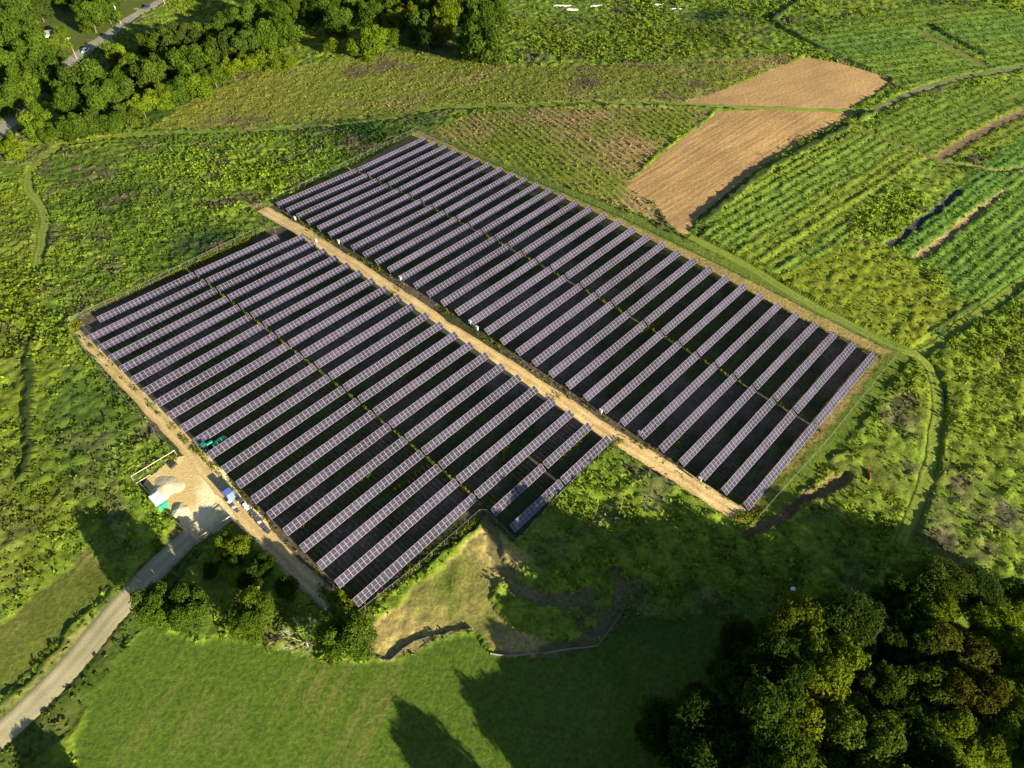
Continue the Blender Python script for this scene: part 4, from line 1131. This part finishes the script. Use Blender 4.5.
# ------------------------------------------------------------------ cars, poles, house
M_carw = mat_plain('white_car_paint', (.75, .76, .78), .25, var=.03); M_card = mat_plain('navy_car_paint', (.02, .03, .06), .25, var=.05)
M_lamp = mat_plain('lamp_glass', (.55, .5, .42), .2); M_red = mat_plain('red_lamp', (.35, .02, .02), .3)
def car(px, py, mat, label, flip=0):
    p = P3(px, py, .07); d = dirv((130, 19), (115, 31))
    root = empty('parked_car', p, math.atan2(d.y, d.x)+flip); tag(root, label, 'car')
    W2 = .9
    prof = [(-2.25, .35), (2.2, .35), (2.28, .62), (2.1, .86), (1.15, .98), (-1.9, 1.02), (-2.25, .9)]
    m = MB(); k0 = len(m.v)
    # extrude profile along y: use prism then turn
    m.prism([(a, b) for a, b in prof], -W2, W2)
    for v in m.v: v.x, v.y = v.y, -v.x
    for v in m.v: pass
    m.build('body', mat, root, .07)
    cab = [(-1.75, 1.0), (1.1, .98), (.45, 1.42), (-1.25, 1.46)]
    m = MB(); m.prism(cab, -.76, .76)
    for v in m.v: v.x, v.y = v.y, -v.x
    m.build('windows', M_glass, root, .05)
    m = MB(); m.box((-.4, 0, 1.47), (1.75, 1.36, .06)); m.build('roof', mat, root, .03)
    for sx in (-1, 1):
        for sy in (-1, 1):
            w_ = MB().tube((sx*1.38, sy*.92-.1, .33), (sx*1.38, sy*.92+.1, .33), .33, n=16).build('wheel', M_tyre, root)
            MB().tube((sx*1.38, sy*.92-.11, .33), (sx*1.38, sy*.92+.11, .33), .19, n=10).build('rim', M_galv, w_)
    for sy in (-1, 1):
        MB().box((2.2, sy*.65, .72), (.14, .34, .14)).build('headlight', M_lamp, root); MB().box((-2.24, sy*.68, .82), (.08, .28, .16)).build('tail_light', M_red, root)
car(86, 52, M_carw, 'white car driving on the street past the upper left trees')
car(147.5, 8, M_card, 'dark navy car stopped by the pale driveway at the street', 0)
def pole(px, py, H, label, trans=False):
    p = P3(px, py); root = empty('utility_pole', p, math.atan2(-1, .9)); tag(root, label, 'utility pole', 'utility poles along the street')
    MB().tube((0, 0, -.3), (0, 0, H), .16, .11, n=10).build('pole', M_wood, root)
    MB().box((0, 0, H-.6), (.12, 2.4, .12)).build('crossarm', M_wood, root)
    for k in (-1.05, -.4, .4, 1.05): MB().tube((0, k, H-.54), (0, k, H-.3), .05, n=6).build('insulator', M_cab, root)
    if trans:
        MB().tube((.35, 0, H-2.6), (.35, 0, H-1.5), .28, n=12).build('transformer', M_cab, root)
pole(77, 59, 9.5, 'wooden utility pole just beyond the white car')
pole(121, 24, 10, 'wooden utility pole with a pale transformer near the driveway', True)
pole(165, 5, 9.5, 'wooden utility pole at the top of the street past the navy car')
pole(10, 107, 9.5, 'wooden utility pole among the dark trees at the far left')
p = P3(124.5, 36); root = empty('road_sign', p, .6); tag(root, 'small white road sign on the grass verge below the street shadow', 'sign')
MB().tube((0, 0, 0), (0, 0, 2.0), .05, n=6).build('post', M_galv, root); MB().box((0, 0, 1.7), (.08, 1.3, 1.3)).build('board', M_white, root)

M_siding = mat_plain('white_siding', (.68, .68, .66), .7, var=.06); M_roof = mat_plain('grey_shingles', (.16, .165, .18), .9, var=.2)
def house(px, py, L, W, Hh, rz, label, name='house', chim=True):
    p = P3(px, py); root = empty(name, p, rz); tag(root, label, name)
    MB().box((0, 0, Hh/2), (L, W, Hh)).build('wall', M_siding, root)
    m = MB()
    m.prism([(-W/2-.4, Hh+.02), (0, Hh+W*.36), (W/2+.4, Hh+.02), (W/2+.3, Hh-.12+.1), (0, Hh+W*.36-.25), (-W/2-.3, Hh-.02)], -L/2-.4, L/2+.4)
    r_ = m.build('roof', M_roof, root)
    m = MB(); m.prism([(-W/2+.05, Hh), (W/2-.05, Hh), (0, Hh+W*.36-.3)], -L/2+.02, L/2-.02); m.build('gable', M_siding, root)
    if chim: MB().box((L*.2, .3, Hh+W*.36), (.7, .7, 1.6)).build('chimney', mat_plain('brick', (.25, .1, .07), .9), r_)
    for i in range(max(1, int(L/3))):
        for s_ in (-1, 1):
            w_ = MB().box((-L/2+1.5+i*3, s_*(W/2+.02), Hh*.55), (1.0, .06, 1.2)).build('window', M_white, root)
            MB().box((-L/2+1.5+i*3, s_*(W/2+.05), Hh*.55), (.82, .04, 1.02)).build('pane', M_glass, w_)
    MB().box((L/2+.02, 0, 1.05), (.06, 1.0, 2.1)).build('door', M_dark, root)
house(54, 38, 6.0, 4.0, 2.3, .5, 'small shed with a grey roof half hidden by a bright green tree', 'shed', False)
house(50, -8, 13, 8, 4.5, .4, 'white house with a grey roof at the top left corner beyond the lawn', 'house')

# white row covers on the far vegetable beds
M_cover = mat_plain('row_cover', (.75, .77, .76), .6, var=.1)
for i, (a, b, l) in enumerate([((553, 7), (577, 6), 'long left'), ((590, 7.5), (611, 5.5), 'second'), ((624, 6), (651, 6), 'third'), ((653, 5.5), (682, 6), 'long right'), ((566, 10.5), (578, 10.5), 'short lower left'), ((670, 10), (686, 10), 'short lower right')]):
    pa, pb = P3(*a), P3(*b); d = pb-pa; L = d.length; V = []; n = max(4, int(L/2))
    for k in range(n+1):
        for j in range(7):
            t = math.pi*j/6; V.append((L*k/n, -math.cos(t)*.55, math.sin(t)*(.6+.06*(k % 2))+.35))
    F = [[k*7+j, (k+1)*7+j, (k+1)*7+j+1, k*7+j+1] for k in range(n) for j in range(6)]
    o = link('row_cover', np_mesh('row_cover', V, F, True), M_cover); o.location = pa; o.rotation_euler = (0, 0, math.atan2(d.y, d.x))
    sm = o.modifiers.new('s', 'SOLIDIFY'); sm.thickness = .02
    tag(o, '%s white row cover on the far green beds at the top' % l, 'row cover', 'white row covers on the far beds')
